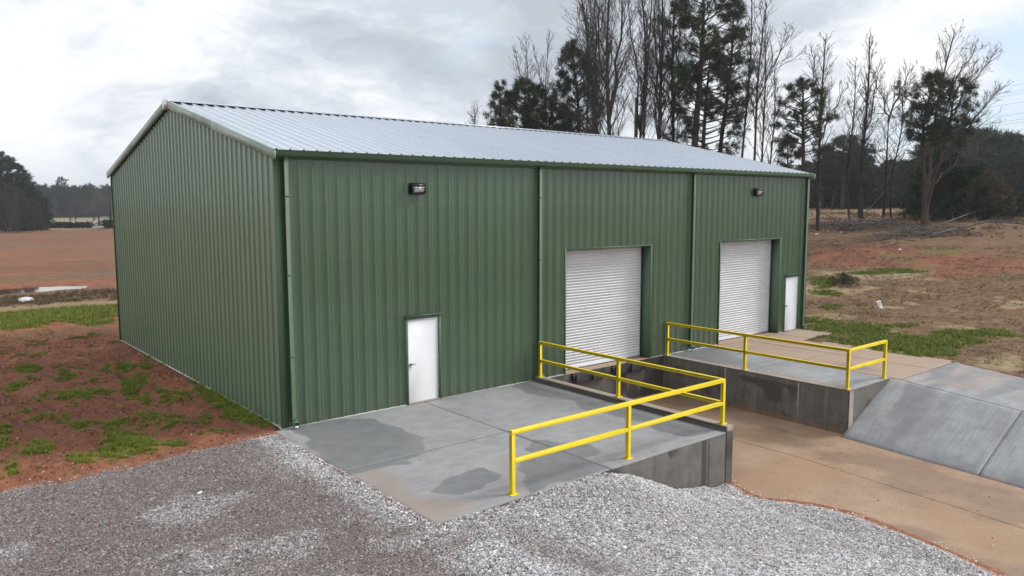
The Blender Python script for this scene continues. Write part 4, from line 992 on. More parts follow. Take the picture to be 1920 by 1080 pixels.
def bare_tree(label, base, top, r0, seed, limbs=24, start=.35, lfrac=.26, ang=(28, 52), leaders=(), twigs=1.0, group=None, bend=.012, side=None, name='bare_tree', cat='tree', r1=.03):
    rng = np.random.default_rng(seed); base = np.asarray(base, float).copy(); base[2] -= .15; top = np.asarray(top, float); H = np.linalg.norm(top-base)
    r0 = r0*.74; limbs = int(limbs*1.5); ang = (ang[0]*.80, ang[1]*.86)
    T, C = MB(), MB(); P = axis_path(base, top, rng, bend)
    P = np.concatenate([P[:1], P[:1]+(P[1:2]-P[:1])*.25, P[1:]]) 
    bare_leader(T, C, P, r0, r1, rng, limbs, start, lfrac, ang, H, twigs, side=side)
    for (tt, tp, rr, lm) in leaders:
        p, d = lerp_path(P, tt); tp = np.asarray(tp, float)
        mid = p+(tp-p)*.45+d*np.linalg.norm(tp-p)*.04; Q = np.array([p, p+(mid-p)*.5, mid, mid+(tp-mid)*.5+np.array([0, 0, .0]), tp]); tq = np.linspace(0, 4, 9)
        Q = np.stack([np.interp(tq, range(5), Q[:, i]) for i in range(3)], 1); Q[1:-1] += rng.normal(size=(7, 3))*H*.006
        bare_leader(T, C, Q, rr*.8, r1*.7, rng, int(lm*1.5), .15, lfrac*.8, ang, H, twigs, 5, side=side)
    # root flare
    return tree_obj(name, label, cat, base, T.mesh('trunk', True), C.mesh('crown'), M['bark_grey'], M['twig'], group)
def pine_crown(T, K, P, r0, rng, c0, spread, H, nbr, clump, shape, dens=1.0, rise=.25, gap=0.0, dead=6):
    t = np.linspace(0, 1, len(P)); R = .04+(r0-.04)*(1-t)**.8; T.tube(P, R, 8); az = rng.uniform(0, 6.28)
    for k in range(dead):                               # bare dead limbs below the crown
        tt = rng.uniform(c0*.45, c0); p, d = lerp_path(P, tt); a = rng.uniform(0, 6.28); dl = np.array([math.cos(a), math.sin(a), rng.uniform(-.1, .5)])
        T.tube(curve_path(p, dl, spread*rng.uniform(.25, .7), 4, rng, .12, .02), np.linspace(.035, .008, 5), 3, False)
    for k in range(nbr):
        u = (k+rng.random())/nbr; tt = c0+(1-c0)*u; 
        if gap and abs(math.sin(u*9.5+k)) < gap: continue
        p, d = lerp_path(P, min(tt, .995)); az += 2.4+rng.normal()*.4
        wv = shape(u)*rng.uniform(.6, 1.12); ln = max(.5, spread*wv)
        dl = nrm(np.array([math.cos(az), math.sin(az), rise*(.4+1.6*u)+rng.normal()*.10]))
        BP = curve_path(p, dl, ln, 5, rng, .07, .045); rb = max(.02, .10*ln/spread*min(1, r0/.2)); T.tube(BP, np.linspace(rb*.8, .012, 6), 4, False)
        nb = max(3, int(ln*2.4*dens))
        for j in range(nb):
            bt = rng.uniform(.35, 1.0)**.75; bp, bd = lerp_path(BP, min(bt, .99)); side = perp(bd, rng); side[2] = side[2]*.55+.15
            bl = rng.uniform(.35, 1.0)*min(1.0, ln*.35)+.15; bdir = nrm(bd*.7+side*.9); e = bp+bdir*bl
            T.tube(np.array([bp, bp+bdir*bl*.5, e]), [.014, .011, .007], 3, False)
            K.add(e, bdir, clump*rng.uniform(.6, 1.15))
            if rng.random() < .45: K.add(bp+bdir*bl*.55+rng.normal(size=3)*.10, bdir, clump*rng.uniform(.6, 1.0))
        K.add(BP[-1], nrm(BP[-1]-BP[-2]), clump)
round_shape = lambda u: (math.sin(min(1, u*.92+.10)*math.pi)**.6)*.85+.15*(1-u)
flat_top = lambda u: (.45+.55*u) if u < .75 else max(.15, 1-(u-.75)*3.4)
cone_shape = lambda u: (1-u)**.8*.95+.08
def pine(label, base, top, r0, seed, c0=.45, spread=3.5, nbr=46, clump=.42, shape=round_shape, dens=1.0, per=40, mat='needle', group=None, extra=(), gap=0, rise=.25, bend=.012, name='pine_tree', dead=6, width=.035):
    rng = np.random.default_rng(seed); base = np.asarray(base, float).copy(); base[2] -= .15; top = np.asarray(top, float); H = np.linalg.norm(top-base)
    T, K = MB(), Needles(); P = axis_path(base, top, rng, bend); pine_crown(T, K, P, r0, rng, c0, spread, H, nbr, clump, shape, dens, rise, gap, dead)
    for (tt, tp, rr, cc, sp, nb_) in extra:
        p, d = lerp_path(P, tt); tp = np.asarray(tp, float); Q = np.linspace(0, 1, 9)[:, None]*(tp-p)[None]+p[None]; Q[1:-1] += rng.normal(size=(7, 3))*H*.005
        pine_crown(T, K, Q, rr, rng, cc, sp, H, nb_, clump, shape, dens, rise, gap, dead//2)
    return tree_obj(name, label, 'tree', base, T.mesh('trunk', True), K.mesh(rng, per, width), M['bark_pine'], M[mat], group)
def gbase(px, D, py=None):
    """foot of a tree seen at column px at depth D: stands on the land there"""
    p = at_depth(px, 400, D); return np.array([p[0], p[1], float(earth_z(p[0], p[1]))])
def top_at(px, py, D): return at_depth(px, py, D)

# ---------------------------------------------------------------- the tall row behind the building, left to right
G1 = 'tall trees in the row behind the building'
pine('small loose pine at the outer end of the clump above the roof', gbase(936, 66), top_at(938, 162, 66), .20, 101, .45, 2.2, 40, .40, round_shape, 1.0, group=G1)
pine('broad dense dark pine in the low clump above the ridge', gbase(982, 64), top_at(985, 156, 64), .26, 102, .42, 3.2, 70, .46, round_shape, 1.7, group=G1)
pine('rounded pine at the inner end of the low clump', gbase(1035, 66), top_at(1030, 182, 66), .22, 103, .40, 2.5, 52, .44, round_shape, 1.6, group=G1)
pine('short pine leaning out of the low clump near the round topped pine', gbase(1058, 69), top_at(1056, 205, 69), .18, 104, .40, 1.8, 34, .42, round_shape, 1.2, group=G1)
bare_tree('faint grey bare tree peeping over the ridge outside the pines', gbase(895, 84), top_at(890, 205, 84), .14, 105, 26, .4, .30, twigs=1.3, group=G1)
bare_tree('thin pale bare tree rising behind the low pine clump', gbase(992, 80), top_at(986, 78, 80), .13, 106, 20, .5, .24, (22, 40), twigs=.8, leaders=((.62, top_at(968, 105, 80), .06, 8),), group=G1)
bare_tree('second thin bare tree behind the low pine clump, forked near its top', gbase(1008, 82), top_at(1030, 72, 82), .12, 107, 18, .55, .20, (20, 38), twigs=.7, leaders=((.6, top_at(1002, 90, 82), .06, 8),), group=G1)
pine('round topped pine with open lower limbs beside the big bare trees', gbase(1081, 64), top_at(1070, 86, 64), .25, 108, .52, 2.5, 60, .42, round_shape, 1.7, group=G1, dead=16, rise=.55)
bare_tree('slim straight bare trunk just past the round topped pine', gbase(1104, 66), top_at(1098, 30, 66), .17, 109, 20, .40, .20, (22, 42), group=G1)
bare_tree('very slim bare tree crowded against the round topped pine', gbase(1116, 70), top_at(1108, 5, 70), .14, 110, 18, .45, .20, (20, 40), group=G1)
bare_tree('big bare tree whose trunk sweeps away from the building peak', gbase(1143, 62), top_at(1078, -70, 62), .30, 111, 30, .30, .26, (25, 48), leaders=((.42, top_at(1120, -60, 62), .15, 16),), group=G1, bend=.02)
bare_tree('stoutest bare tree, forking high above the ridge', gbase(1153, 60), top_at(1150, -95, 60), .34, 112, 28, .32, .24, (25, 48), leaders=((.48, top_at(1185, -80, 60), .17, 16), (.44, top_at(1112, -60, 60), .12, 12)), group=G1)
bare_tree('bare tree standing just before the transformer pole', gbase(1207, 64), top_at(1196, -60, 64), .23, 113, 26, .36, .20, (22, 42), leaders=((.45, top_at(1176, -40, 64), .11, 12),), group=G1)
bare_tree('bare tree rising straight behind the grey transformer', gbase(1204, 72), top_at(1225, -50, 72), .24, 114, 24, .40, .20, (20, 40), leaders=((.5, top_at(1206, -60, 72), .11, 12),), group=G1)
bare_tree('narrow bare tree between the transformer pole and the forked pair', gbase(1217, 66), top_at(1234, -40, 66), .20, 115, 24, .40, .20, (20, 40), group=G1)
bare_tree('bare forked tree next to the tallest pine, bark dark', gbase(1243, 62), top_at(1240, -90, 62), .30, 116, 26, .35, .22, (22, 44), leaders=((.42, top_at(1222, -70, 62), .13, 12),), group=G1)
bare_tree('bare tree leaning into the crown of the tallest pine', gbase(1258, 63), top_at(1275, -80, 63), .28, 117, 24, .35, .22, (22, 44), leaders=((.46, top_at(1292, -40, 63), .13, 12),), group=G1)
pine('tallest pine with a heavy crown running out of the picture top', gbase(1309, 60), top_at(1318, -70, 60), .36, 118, .50, 4.0, 74, .48, round_shape, 1.35, group=G1, dead=22, rise=.35)
pine('dark pine with low dense foliage beneath the tallest pine', gbase(1323, 62), top_at(1332, 100, 62), .26, 119, .36, 3.4, 62, .46, round_shape, 1.4, group=G1, dead=10, rise=.2)
pine('ragged pine whose limbs reach beside the slim leaning trees', gbase(1352, 63), top_at(1375, 10, 63), .24, 120, .48, 2.6, 44, .46, round_shape, .9, group=G1, gap=.25)
bare_tree('slim bare tree leaning out beside the ragged pine', gbase(1386, 61), top_at(1410, -15, 61), .17, 121, 22, .45, .18, (20, 40), group=G1, bend=.006)
bare_tree('twin of the slim leaning tree, splaying a fan of twigs', gbase(1403, 60), top_at(1438, 5, 60), .17, 122, 26, .50, .22, (25, 48), leaders=((.62, top_at(1480, 65, 60), .08, 10),), group=G1, bend=.008)
bare_tree('straight bare tree with pale upright twigs before the open sky gap', gbase(1429, 64), top_at(1436, 70, 64), .16, 123, 26, .40, .22, (22, 42), group=G1)
bare_tree('short bare sapling at the roof corner end of the row', gbase(1440, 66), top_at(1452, 130, 66), .12, 124, 24, .35, .22, (22, 42), group=G1)
pine('separate pine with a round head and tufts low on its trunk', gbase(1500, 58), top_at(1506, 154, 58), .22, 125, .52, 2.2, 46, .38, round_shape, 1.3, group=G1, dead=8, rise=.25)
pine('young pine with drooping tufts at the foot of the round headed pine', gbase(1486, 60), top_at(1478, 262, 60), .12, 126, .30, 2.0, 30, .40, cone_shape, .9, group=G1)
G2 = 'trees standing along the edge of the right field'
bare_tree('bare tree with a broken dark spike at the building corner', ground_hit(1533, 432), top_at(1548, 72, 58), .22, 130, 24, .38, .22, (28, 50), leaders=((.62, top_at(1520, 95, 58), .07, 10), (.55, top_at(1580, 170, 58), .07, 9)), group=G2)
bare_tree('slender bare tree between the spiked tree and the twin trunks', ground_hit(1594, 416), top_at(1603, 122, 66), .15, 131, 26, .30, .20, (35, 60), group=G2)
bare_tree('tall bare tree with a fine pale crown near the brush heap', ground_hit(1612, 418), top_at(1630, 70, 62), .22, 132, 30, .35, .19, (25, 48), leaders=((.45, top_at(1656, 118, 62), .08, 10),), group=G2)
bare_tree('bare trunk growing close behind the tall pale crowned tree', ground_hit(1619, 414), top_at(1622, 150, 66), .16, 133, 22, .40, .16, (25, 48), group=G2)
bare_tree('bare tree forked like a Y above its bare trunk', ground_hit(1655, 413), top_at(1666, 226, 64), .21, 134, 14, .35, .26, (40, 65), leaders=((.985, top_at(1706, 128, 64), .10, 14), (.985, top_at(1642, 150, 64), .09, 12)), group=G2)
bare_tree('thin bare tree beside the Y forked tree', ground_hit(1672, 412), top_at(1690, 160, 66), .13, 135, 24, .30, .20, (30, 55), group=G2)
# the double-trunked pine and the bare tree behind it
b_ = ground_hit(1728, 437); D_ = float((b_-CAM)@_fw)
pine('double trunked pine over the fallen limb', b_, top_at(1752, 148, D_), .19, 140, .56, 2.3, 46, .40, round_shape, .95, group=G2, extra=((.03, top_at(1797, 160, D_), .16, .60, 2.0, 30), (.42, top_at(1728, 205, D_), .11, .45, 1.4, 16), (.35, top_at(1812, 240, D_), .09, .55, 1.4, 10)), dead=20, rise=.4, name='pine_tree')
bare_tree('bare wide spreading tree behind the double trunked pine, swept away from the building', ground_hit(1735, 428), top_at(1790, 60, 66), .24, 141, 16, .55, .24, (25, 45), leaders=((.30, top_at(1885, 160, 66), .13, 18), (.42, top_at(1868, 95, 66), .12, 18), (.25, top_at(1870, 245, 66), .11, 14), (.5, top_at(1830, 85, 66), .10, 14)), twigs=1.0, group=G2)

# ---------------------------------------------------------------- cedar, bushes
def foliage_tree(name, label, cat, base, H, W, seed, n_cl, clump, mat, stems=1, top=.9, low=.05, per=30, group=None, width=.04, tm='bark_pine', shp=None, hollow=.35):
    rng = np.random.default_rng(seed); base = np.asarray(base, float); T, K = MB(), Needles()
    for s in range(stems):
        a = rng.uniform(0, 6.28); lean = (0 if stems == 1 else .35); tp = base+np.array([math.cos(a)*W*lean*rng.uniform(.3, 1), math.sin(a)*W*lean*rng.uniform(.3, 1), H*rng.uniform(.7, .95)])
        T.tube(axis_path(base-np.array([0, 0, .1]), tp, rng, .03, 7), np.linspace(.04*H/2**.5*.45, .012, 7), 5)
    shp = shp or (lambda u: math.sin(min(1, .12+u*.9)*math.pi)**.7)
    lob = rng.uniform(0, 6.28, 6)
    for k in range(n_cl):
        u = low+(1-low)*rng.random(); a = rng.uniform(0, 6.28); lobe = 1+.22*math.sin(a*3+lob[0]+u*5)+.15*math.sin(a*7+lob[1]-u*9)
        rr = W*shp(u)*lobe*(hollow+(1-hollow)*rng.random()**.5)*rng.uniform(.8, 1.08)
        c = base+np.array([math.cos(a)*rr, math.sin(a)*rr, u*H+rng.normal()*.05*H]); d = nrm(np.array([math.cos(a), math.sin(a), .5])); c[2] = max(c[2], base[2]+.06)
        K.add(c, d, clump*rng.uniform(.7, 1.3))
        if k % 5 == 0: T.tube(np.array([base+np.array([0, 0, u*H*.7]), (base+np.array([0, 0, u*H*.8])+c)/2, c]), [.03, .02, .008], 3, False)
    return tree_obj(name, label, cat, base, T.mesh('trunk', True), K.mesh(rng, per, width), M[tm], M[mat], group)
foliage_tree('cedar_tree', 'dark dense cedar tree behind the double trunked pine', 'tree', ground_hit(1765, 412), 6.2, 4.0, 150, 900, .50, 'cedar', shp=lambda u: (1-u)**.55*(.75+.25*min(1, u*6)), hollow=.5, width=.06)
foliage_tree('cedar_tree', 'lower cedar tree merging with the brown thicket', 'tree', ground_hit(1815, 412), 4.6, 2.8, 151, 500, .46, 'cedar', shp=lambda u: (1-u)**.5*(.8+.2*min(1, u*6)), hollow=.5, width=.06)
foliage_tree('thicket_bush', 'olive brown leafy thicket at the end of the field', 'bush', ground_hit(1848, 414), 3.9, 2.4, 152, 420, .42, 'olive', stems=7, hollow=.4, tm='twig', width=.045)
foliage_tree('thicket_bush', 'dark low thicket beside the olive brown one', 'bush', ground_hit(1882, 413), 2.4, 2.0, 153, 280, .40, 'cedar', stems=5, tm='twig', width=.05)
foliage_tree('weed_bush', 'brown dead weed clump alone in the dry field', 'bush', ground_hit(1580, 536), .62, .78, 154, 110, .17, 'brown', stems=9, tm='twig', width=.018, low=.1)

# ---------------------------------------------------------------- far woods: copies of a few kinds
def copy_tree(src, loc, rz, sc, label=None, group=None):
    o = src.copy(); COL.objects.link(o); o.location = loc; o.rotation_euler = (0, 0, rz); o.scale = (sc[0], sc[0], sc[1])
    if label: o['label'] = label
    if group: o['group'] = group
    for ch in src.children:
        c = ch.copy(); COL.objects.link(c); c.parent = o; c.matrix_parent_inverse = ch.matrix_parent_inverse.copy()
    return o
rg = np.random.default_rng(99)
def far_proto(seed, kind, px, D, h, label, group):
    b = gbase(px, D); tp = b+np.array([0, 0, h])
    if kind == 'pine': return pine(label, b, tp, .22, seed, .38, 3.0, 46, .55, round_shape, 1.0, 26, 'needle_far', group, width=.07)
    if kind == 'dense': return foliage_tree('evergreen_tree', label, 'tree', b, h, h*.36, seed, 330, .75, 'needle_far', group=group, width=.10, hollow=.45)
    return bare_tree(label, b, tp, .07, seed, 34, .06, .36, (30, 55), group=group, twigs=1.5, leaders=tuple((.10+.08*i, b+np.array([math.cos(i*1.7+seed)*h*.22, math.sin(i*1.7+seed)*h*.22, h*(.85-.05*i)]), .05, 10) for i in range(4)))
def wood(specs, kinds, seeds, label_of, group):
    """specs: (px, D, height, kind index)"""
    protos = {}
    for (px, D, h, kd) in specs:
        if kd not in protos:
            protos[kd] = (far_proto(seeds[kd], kinds[kd], px, D, h, label_of[kd], group), h)
        else:
            s, h0 = protos[kd]; b = gbase(px, D); k = h/h0; copy_tree(s, tuple(b), rg.uniform(0, 6.28), (k*rg.uniform(.85, 1.2), k))
LR = {0: 'pine in the dark wood beyond the right field', 1: 'leafless tree in the dark wood beyond the right field', 2: 'bushy evergreen in the dark wood beyond the right field', 3: 'slender pine in the dark wood beyond the right field'}
sp = []
for px in np.arange(1505, 2010, 13): sp.append((px+rg.uniform(-5, 5), rg.uniform(126, 140), rg.uniform(5.5, 8.2) if px < 1740 else rg.uniform(9, 12.5), int(rg.choice([0, 2, 3, 3]))))
for px in np.arange(1500, 2010, 15): sp.append((px+rg.uniform(-5, 5), rg.uniform(118, 128), rg.uniform(5, 7.5) if px < 1740 else rg.uniform(6, 11), int(rg.choice([1, 1, 2, 0]))))
for px in np.arange(1495, 2010, 14): sp.append((px+rg.uniform(-5, 5), rg.uniform(145, 160), rg.uniform(5, 7.5) if px < 1740 else rg.uniform(10, 12.8), int(rg.choice([0, 2, 3]))))
for (px, D, h) in ((1578, 112, 9.8), (1560, 116, 8), (1600, 118, 8.5)): sp.append((px, D, h, 0))
wood(sp, {0: 'pine', 1: 'bare', 2: 'dense', 3: 'pine'}, {0: 201, 1: 202, 2: 203, 3: 204}, LR, 'trees of the wood beyond the right field')
LL = {0: 'tall pine in the wood across the left field', 1: 'leafless tree in the wood across the left field', 2: 'dark evergreen in the wood across the left field'}
sp = [(8, 142, 14.2, 0), (22, 145, 13.5, 0), (38, 143, 12.0, 0), (-12, 140, 14.8, 0), (-30, 145, 14, 0), (50, 150, 9.5, 2), (58, 150, 8.2, 2), (66, 148, 6.8, 2), (44, 140, 7, 1), (15, 136, 8, 1), (30, 138, 8, 1), (60, 140, 6, 1), (2, 138, 7.5, 1), (72, 146, 5.2, 1), (-15, 135, 8, 1), (20, 150, 9, 2), (0, 152, 10, 2), (35, 152, 9, 2), (68, 152, 7, 2), (52, 142, 5.5, 1), (25, 134, 5, 1)]
wood(sp, {0: 'pine', 1: 'bare', 2: 'dense'}, {0: 211, 1: 212, 2: 213}, LL, 'trees of the wood across the left field')
LF = {0: 'hazy blue pine on the far skyline past the pasture', 1: 'hazy leafless tree on the far skyline past the pasture', 2: 'hazy round evergreen on the far skyline past the pasture'}
sp = [(118, 300, 15.5, 0)]; rg = np.random.default_rng(5)
for px in np.arange(62, 330, 7): sp.append((px+rg.uniform(-2, 2), rg.uniform(300, 340), rg.uniform(9, 12.5), int(rg.choice([0, 2, 2, 2, 1]))))
for px in np.arange(66, 330, 9): sp.append((px+rg.uniform(-2, 2), rg.uniform(345, 380), rg.uniform(11, 14), 2))
for px in np.arange(70, 230, 11): sp.append((px+rg.uniform(-3, 3), rg.uniform(285, 300), rg.uniform(7, 11), 1))
wood(sp, {0: 'pine', 1: 'bare', 2: 'dense'}, {0: 221, 1: 222, 2: 223}, LF, 'far skyline trees')
for i, (px, py, tpy, lab) in enumerate(((85, 432, 398, 'small round headed bare tree nearest the left wood'), (132, 425, 402, 'small bare tree left of the brick posted sign'), (141, 426, 392, 'taller bare roadside tree beside the brick posted sign'), (176, 425, 400, 'small bare tree behind the brick posted sign'), (206, 424, 400, 'small bare tree beside the far utility pole'))):
    b = ground_hit(px, py-6); D = float((b-CAM)@_fw); bare_tree(lab, b, top_at(px, tpy-6, D), .12, 230+i, 22, .22, .40, (35, 65), group='small bare trees by the pasture road', twigs=1.3)
# ================================================================ grass, weeds and loose things
def blades(name, pts, hts, cols, lean, wid, rng, label):
    n_ = len(pts); a = rng.uniform(0, 6.283, n_); s = np.stack([np.cos(a), np.sin(a), 0*a], 1)*wid[:, None]*.5
    d = np.stack([np.cos(a+1.57+rng.normal(0, .6, n_))*lean, np.sin(a+1.57+rng.normal(0, .6, n_))*lean, np.ones(n_)], 1)*hts[:, None]
    V = np.stack([pts-s, pts+s, pts+d], 1).reshape(-1, 3)
    o = link(name, mesh_np(name, V, np.arange(len(V)).reshape(-1, 3), {'col': np.repeat(cols, 3, 0)}), M['blade']); return tag(o, label, 'grass', kind='stuff')
def grass_field(name, box, N, thr, h, wid, c1, c2, seed, label, mask=green_mask, lean=.8, dry=.12, per=30, rad=.06):
    """tufts: each a fan of blades with its own size, tone and share of dead straw"""
    r = np.random.default_rng(seed); x = r.uniform(box[0], box[1], N); y = r.uniform(box[2], box[3], N)
    m = np.clip(mask(x, y), 0, 1); clump = .5*fbm(x*3.5, y*3.5, seed, 3)+.5*fbm(x*9, y*9, seed+1, 2)
    ok = (m > thr) & (r.random(N) < sst(m, thr-.15, .95)*sst(clump+.25*(m-.5), .32, .62)) & ~solid(x, y); x, y, m, clump = x[ok], y[ok], m[ok], clump[ok]; T_ = len(x)
    size = (.45+.75*r.random(T_)**1.5)*(.55+.6*m); tone = np.clip(r.normal(.45, .28, T_)+(clump-.5)*.8, 0, 1); yel = r.random(T_)**2
    i = np.repeat(np.arange(T_), per); n_ = len(i); rr = np.abs(r.normal(0, 1, n_))*rad*size[i]; a = r.uniform(0, 6.283, n_)
    bx, by = x[i]+np.cos(a)*rr, y[i]+np.sin(a)*rr; keep = ~((bx > -.07) & (by > -.1) & (bx < .5) & (by < WD)); bx, by, i, rr, a = bx[keep], by[keep], i[keep], rr[keep], a[keep]; n_ = len(i)
    z = earth_z(bx, by)-.006; hh = r.uniform(h[0], h[1], n_)*size[i]*np.exp(-rr/(rad*2.2)); t = np.clip(tone[i]+r.normal(0, .18, n_), 0, 1)[:, None]
    c = (1-t)*np.array(c1)+t*np.array(c2); c = c*(1-.35*yel[i][:, None])+np.array([[.27, .25, .05]])*.35*yel[i][:, None]
    c = np.where(r.random(n_)[:, None] < dry+.15*(1-m[i])[:, None], np.array([[.30, .225, .115]]), c)
    blades(name, np.stack([bx, by, z], 1), hh, c, lean, np.full(n_, wid), r, label)
gA, gB = (.110, .165, .010), (.275, .330, .032)
grass_field('grass_tufts', (-9, .0, -.3, 17), 32000,   .20, (.045, .125), .012, gA, gB, 301, 'bright green grass tufts on the red clay by the gable wall', dry=.05, per=40, rad=.055)
grass_field('grass_band', (-7, 3, 16, 27), 14000, .30, (.08, .20), .020, gA, gB, 302, 'band of green grass behind the red clay', dry=.10, per=16, rad=.09)
grass_field('grass_patch', (19.2, 40, -11, 12), 52000, .28, (.07, .18), .020, (.085, .140, .010), (.220, .290, .026), 303, 'green grass growing beside the far landing', dry=.14, per=16, rad=.09)
def dry_mask(x, y): return sst(fbm(x*.7, y*.7, 32, 4), .30, .5)*(1-green_mask(x, y))
grass_field('dry_grass', (19.4, 48, -12, 24), 15000, .35, (.05, .17), .020, (.085, .052, .030), (.31, .22, .13), 304, 'flattened dry brown grass across the right field', dry_mask, 1.6, .10, per=12, rad=.12)
def weed_mask(x, y): return sst(y, 26.5, 28.5)*sst(33.8-y, 0, 2)*sst(fbm(x*.5, y*.5, 41, 3), .30, .5)
grass_field('dead_weeds', (-12, 9, 26, 36), 6000, .3, (.10, .32), .018, (.05, .034, .024), (.19, .135, .085), 305, 'brown dead weeds along the far side of the grass band', weed_mask, .5, .0, per=14, rad=.10)
def verge_mask(x, y): return sst(fbm(x*.25, y*.25, 43, 3), .40, .6)
grass_field('field_edge_weeds', (52, 84, -6, 40), 5000, .3, (.25, .75), .032, (.07, .045, .03), (.28, .19, .11), 306, 'tall dead weeds under the trees at the field edge', verge_mask, .5, .0, per=14, rad=.22)
# clods of clay
r = np.random.default_rng(310)
x = r.uniform(-9, -.1, 60000); y = r.uniform(-.3, 19, 60000); ok = (gravel_mask(x, y) < -.05) & (r.random(60000) < sst(fbm(x*1.1, y*1.1, 45, 4), .36, .62)*.9+.08); x, y = x[ok], y[ok]; n_ = len(x)
z = earth_z(x, y); s = .009+.045*r.random(n_)**3.5; base8 = np.array([[1, 0, 0], [-.5, .87, 0], [-.5, -.87, 0], [.1, 0, .8]])
V = base8[None]*s[:, None, None]*r.uniform(.6, 1.3, (n_, 4, 3)); V = V+np.stack([x, y, z-.003], 1)[:, None]
Fq = (np.array([[0, 1, 3], [1, 2, 3], [2, 0, 3]])[None]+(np.arange(n_)*4)[:, None, None]).reshape(-1, 3)
cc = np.where((r.random(n_) < .007)[:, None], np.array([[.45, .42, .40]]), np.array([[.24, .088, .050]])*(r.uniform(.30, 1.65, n_)[:, None]))
tag(link('clay_clods', mesh_np('clay_clods', V.reshape(-1, 3), Fq, {'col': np.repeat(cc, 4, 0)}), M['stone']), 'small clay clods and pebbles strewn beside the gable', 'soil', kind='stuff')
# specks of grit and leaves on the slabs and the dock floor
r = np.random.default_rng(311); V = []; cols = []
def grit(box, N, zf, smax, cset):
    x = r.uniform(box[0], box[1], N); y = r.uniform(box[2], box[3], N); z = zf(x, y); s = .004+smax*r.random(N)**3
    P = base8[None]*s[:, None, None]*r.uniform(.5, 1.3, (N, 4, 3)); P[..., 2] *= .6; V.append((P+np.stack([x, y, z], 1)[:, None]).reshape(-1, 3)); cols.append(np.repeat(np.array(cset)[r.integers(0, len(cset), N)], 4, 0))
grit((-.2, 7.2, -6.3, -.2), 130, lambda x, y: 0*x+.001, .022, [(.06, .05, .04), (.10, .08, .06), (.5, .5, .5)])
grit((7.8, 12.6, -12.5, -.4), 420, lambda x, y: floor_z(y)+.001, .030, [(.08, .05, .03), (.12, .06, .035), (.55, .54, .52)])
grit((13.2, 19, -6.2, -.3), 120, lambda x, y: 0*x+.001, .026, [(.10, .06, .04), (.06, .05, .04)])
V = np.concatenate(V); n_ = len(V)//4; Fq = (np.array([[0, 1, 3], [1, 2, 3], [2, 0, 3]])[None]+(np.arange(n_)*4)[:, None, None]).reshape(-1, 3)
tag(link('grit', mesh_np('grit', V, Fq, {'col': np.concatenate(cols)}), M['stone']), 'scattered grit and dirt crumbs on the concrete', 'grit', kind='stuff')

# puddle
def puddle(name, pts, z, label):
    P = np.array(pts); c = P.mean(0); k = len(P); a = np.linspace(0, k, 120, endpoint=False); Q = np.stack([np.interp(a, np.arange(k+1), np.append(P[:, i], P[0, i])) for i in (0, 1)], 1)
    Q += np.stack([(fbm(a*1.3, a*0, 91, 3)-.5)*.35, (fbm(a*1.3, a*0+4, 92, 3)-.5)*.25], 1)
    V = np.concatenate([[[c[0], c[1], z]], np.concatenate([Q, np.full((len(Q), 1), z)], 1)]); i = np.arange(len(Q))
    F = np.stack([0*i, 1+i, 1+(i+1) % len(Q)], 1); o = link(name, mesh_np(name, V, F), M['water']); return tag(o, label, None, kind='structure')
pp = [(-.3+4.6*math.cos(a), 37.0+2.6*math.sin(a)) for a in np.linspace(0, 6.283, 14)[:-1]]
puddle('puddle', pp, -.10, 'muddy rain puddle reflecting the sky in the red field')
# white bag, white post stub, litter
def crumple(name, base, sx, sy, sz, seed, label, cat, rz=0.0):
    rr = np.random.default_rng(seed); nu, nv = 18, 9; u = np.linspace(0, 2*math.pi, nu, endpoint=False); v = np.linspace(.05, math.pi/2, nv)
    U, Vv = np.meshgrid(u, v, indexing='ij'); q = 1+.55*(fbm(np.cos(U)*2+5+Vv, np.sin(U)*2+5, seed, 3)-.5)
    P = np.stack([np.cos(U)*np.cos(Vv)*sx*q, np.sin(U)*np.cos(Vv)*sy*q, np.sin(Vv)*sz*q-.02], -1); c, s = math.cos(rz), math.sin(rz)
    P = np.stack([P[..., 0]*c-P[..., 1]*s, P[..., 0]*s+P[..., 1]*c, P[..., 2]], -1)
    i = np.arange(nu)[:, None]; j = np.arange(nv-1)[None]; F = np.stack([i*nv+j, ((i+1) % nu)*nv+j, ((i+1) % nu)*nv+j+1, i*nv+j+1], -1).reshape(-1, 4)
    o = link(name, mesh_np(name, P.reshape(-1, 3), F, None, False), M['plastic']); o.location = tuple(base); return tag(o, label, cat)
def gz3(px, py): p = ground_hit(px, py); p[2] = float(earth_z(p[0], p[1])); return p
crumple('plastic_bag', gz3(46, 566), .48, .22, .20, 321, 'crumpled white plastic bag in the dead weeds', 'bag', .5)
p = gz3(1651, 579)
o = thing('pipe_stub', 'leaning white plastic pipe stub standing in the dry grass', 'pipe', loc=tuple(p)); o.rotation_euler = (.10, -.35, -.75)
link('pipe', MB().cbox(-.10, .10, -.05, .05, -.05, .34, .02).mesh('pipe'), M['plastic'], o); link('pipe_cap', MB().cbox(-.115, .115, -.06, .06, .34, .38, .015).mesh('cap'), M['plastic'], o)
for i, (px, py, s, lab) in enumerate(((1577, 436, .16, 'white litter scrap beside the tree with the broken spike'), (1531, 440, .22, 'pale litter at the building corner end of the field'), (1687, 468, .14, 'small white scrap on the bare red earth'), (1552, 432, .14, 'white litter scrap near the brush heap'))):
    crumple('litter_scrap', gz3(px, py), s, s*.6, s*.5, 330+i, lab, 'litter', i*1.1)
o = crumple('paper_scrap', np.array([*on_plane(375, 928)[:2], .06]), .07, .03, .02, 340, 'tiny white paper scrap lying on the gravel', 'litter', .8)

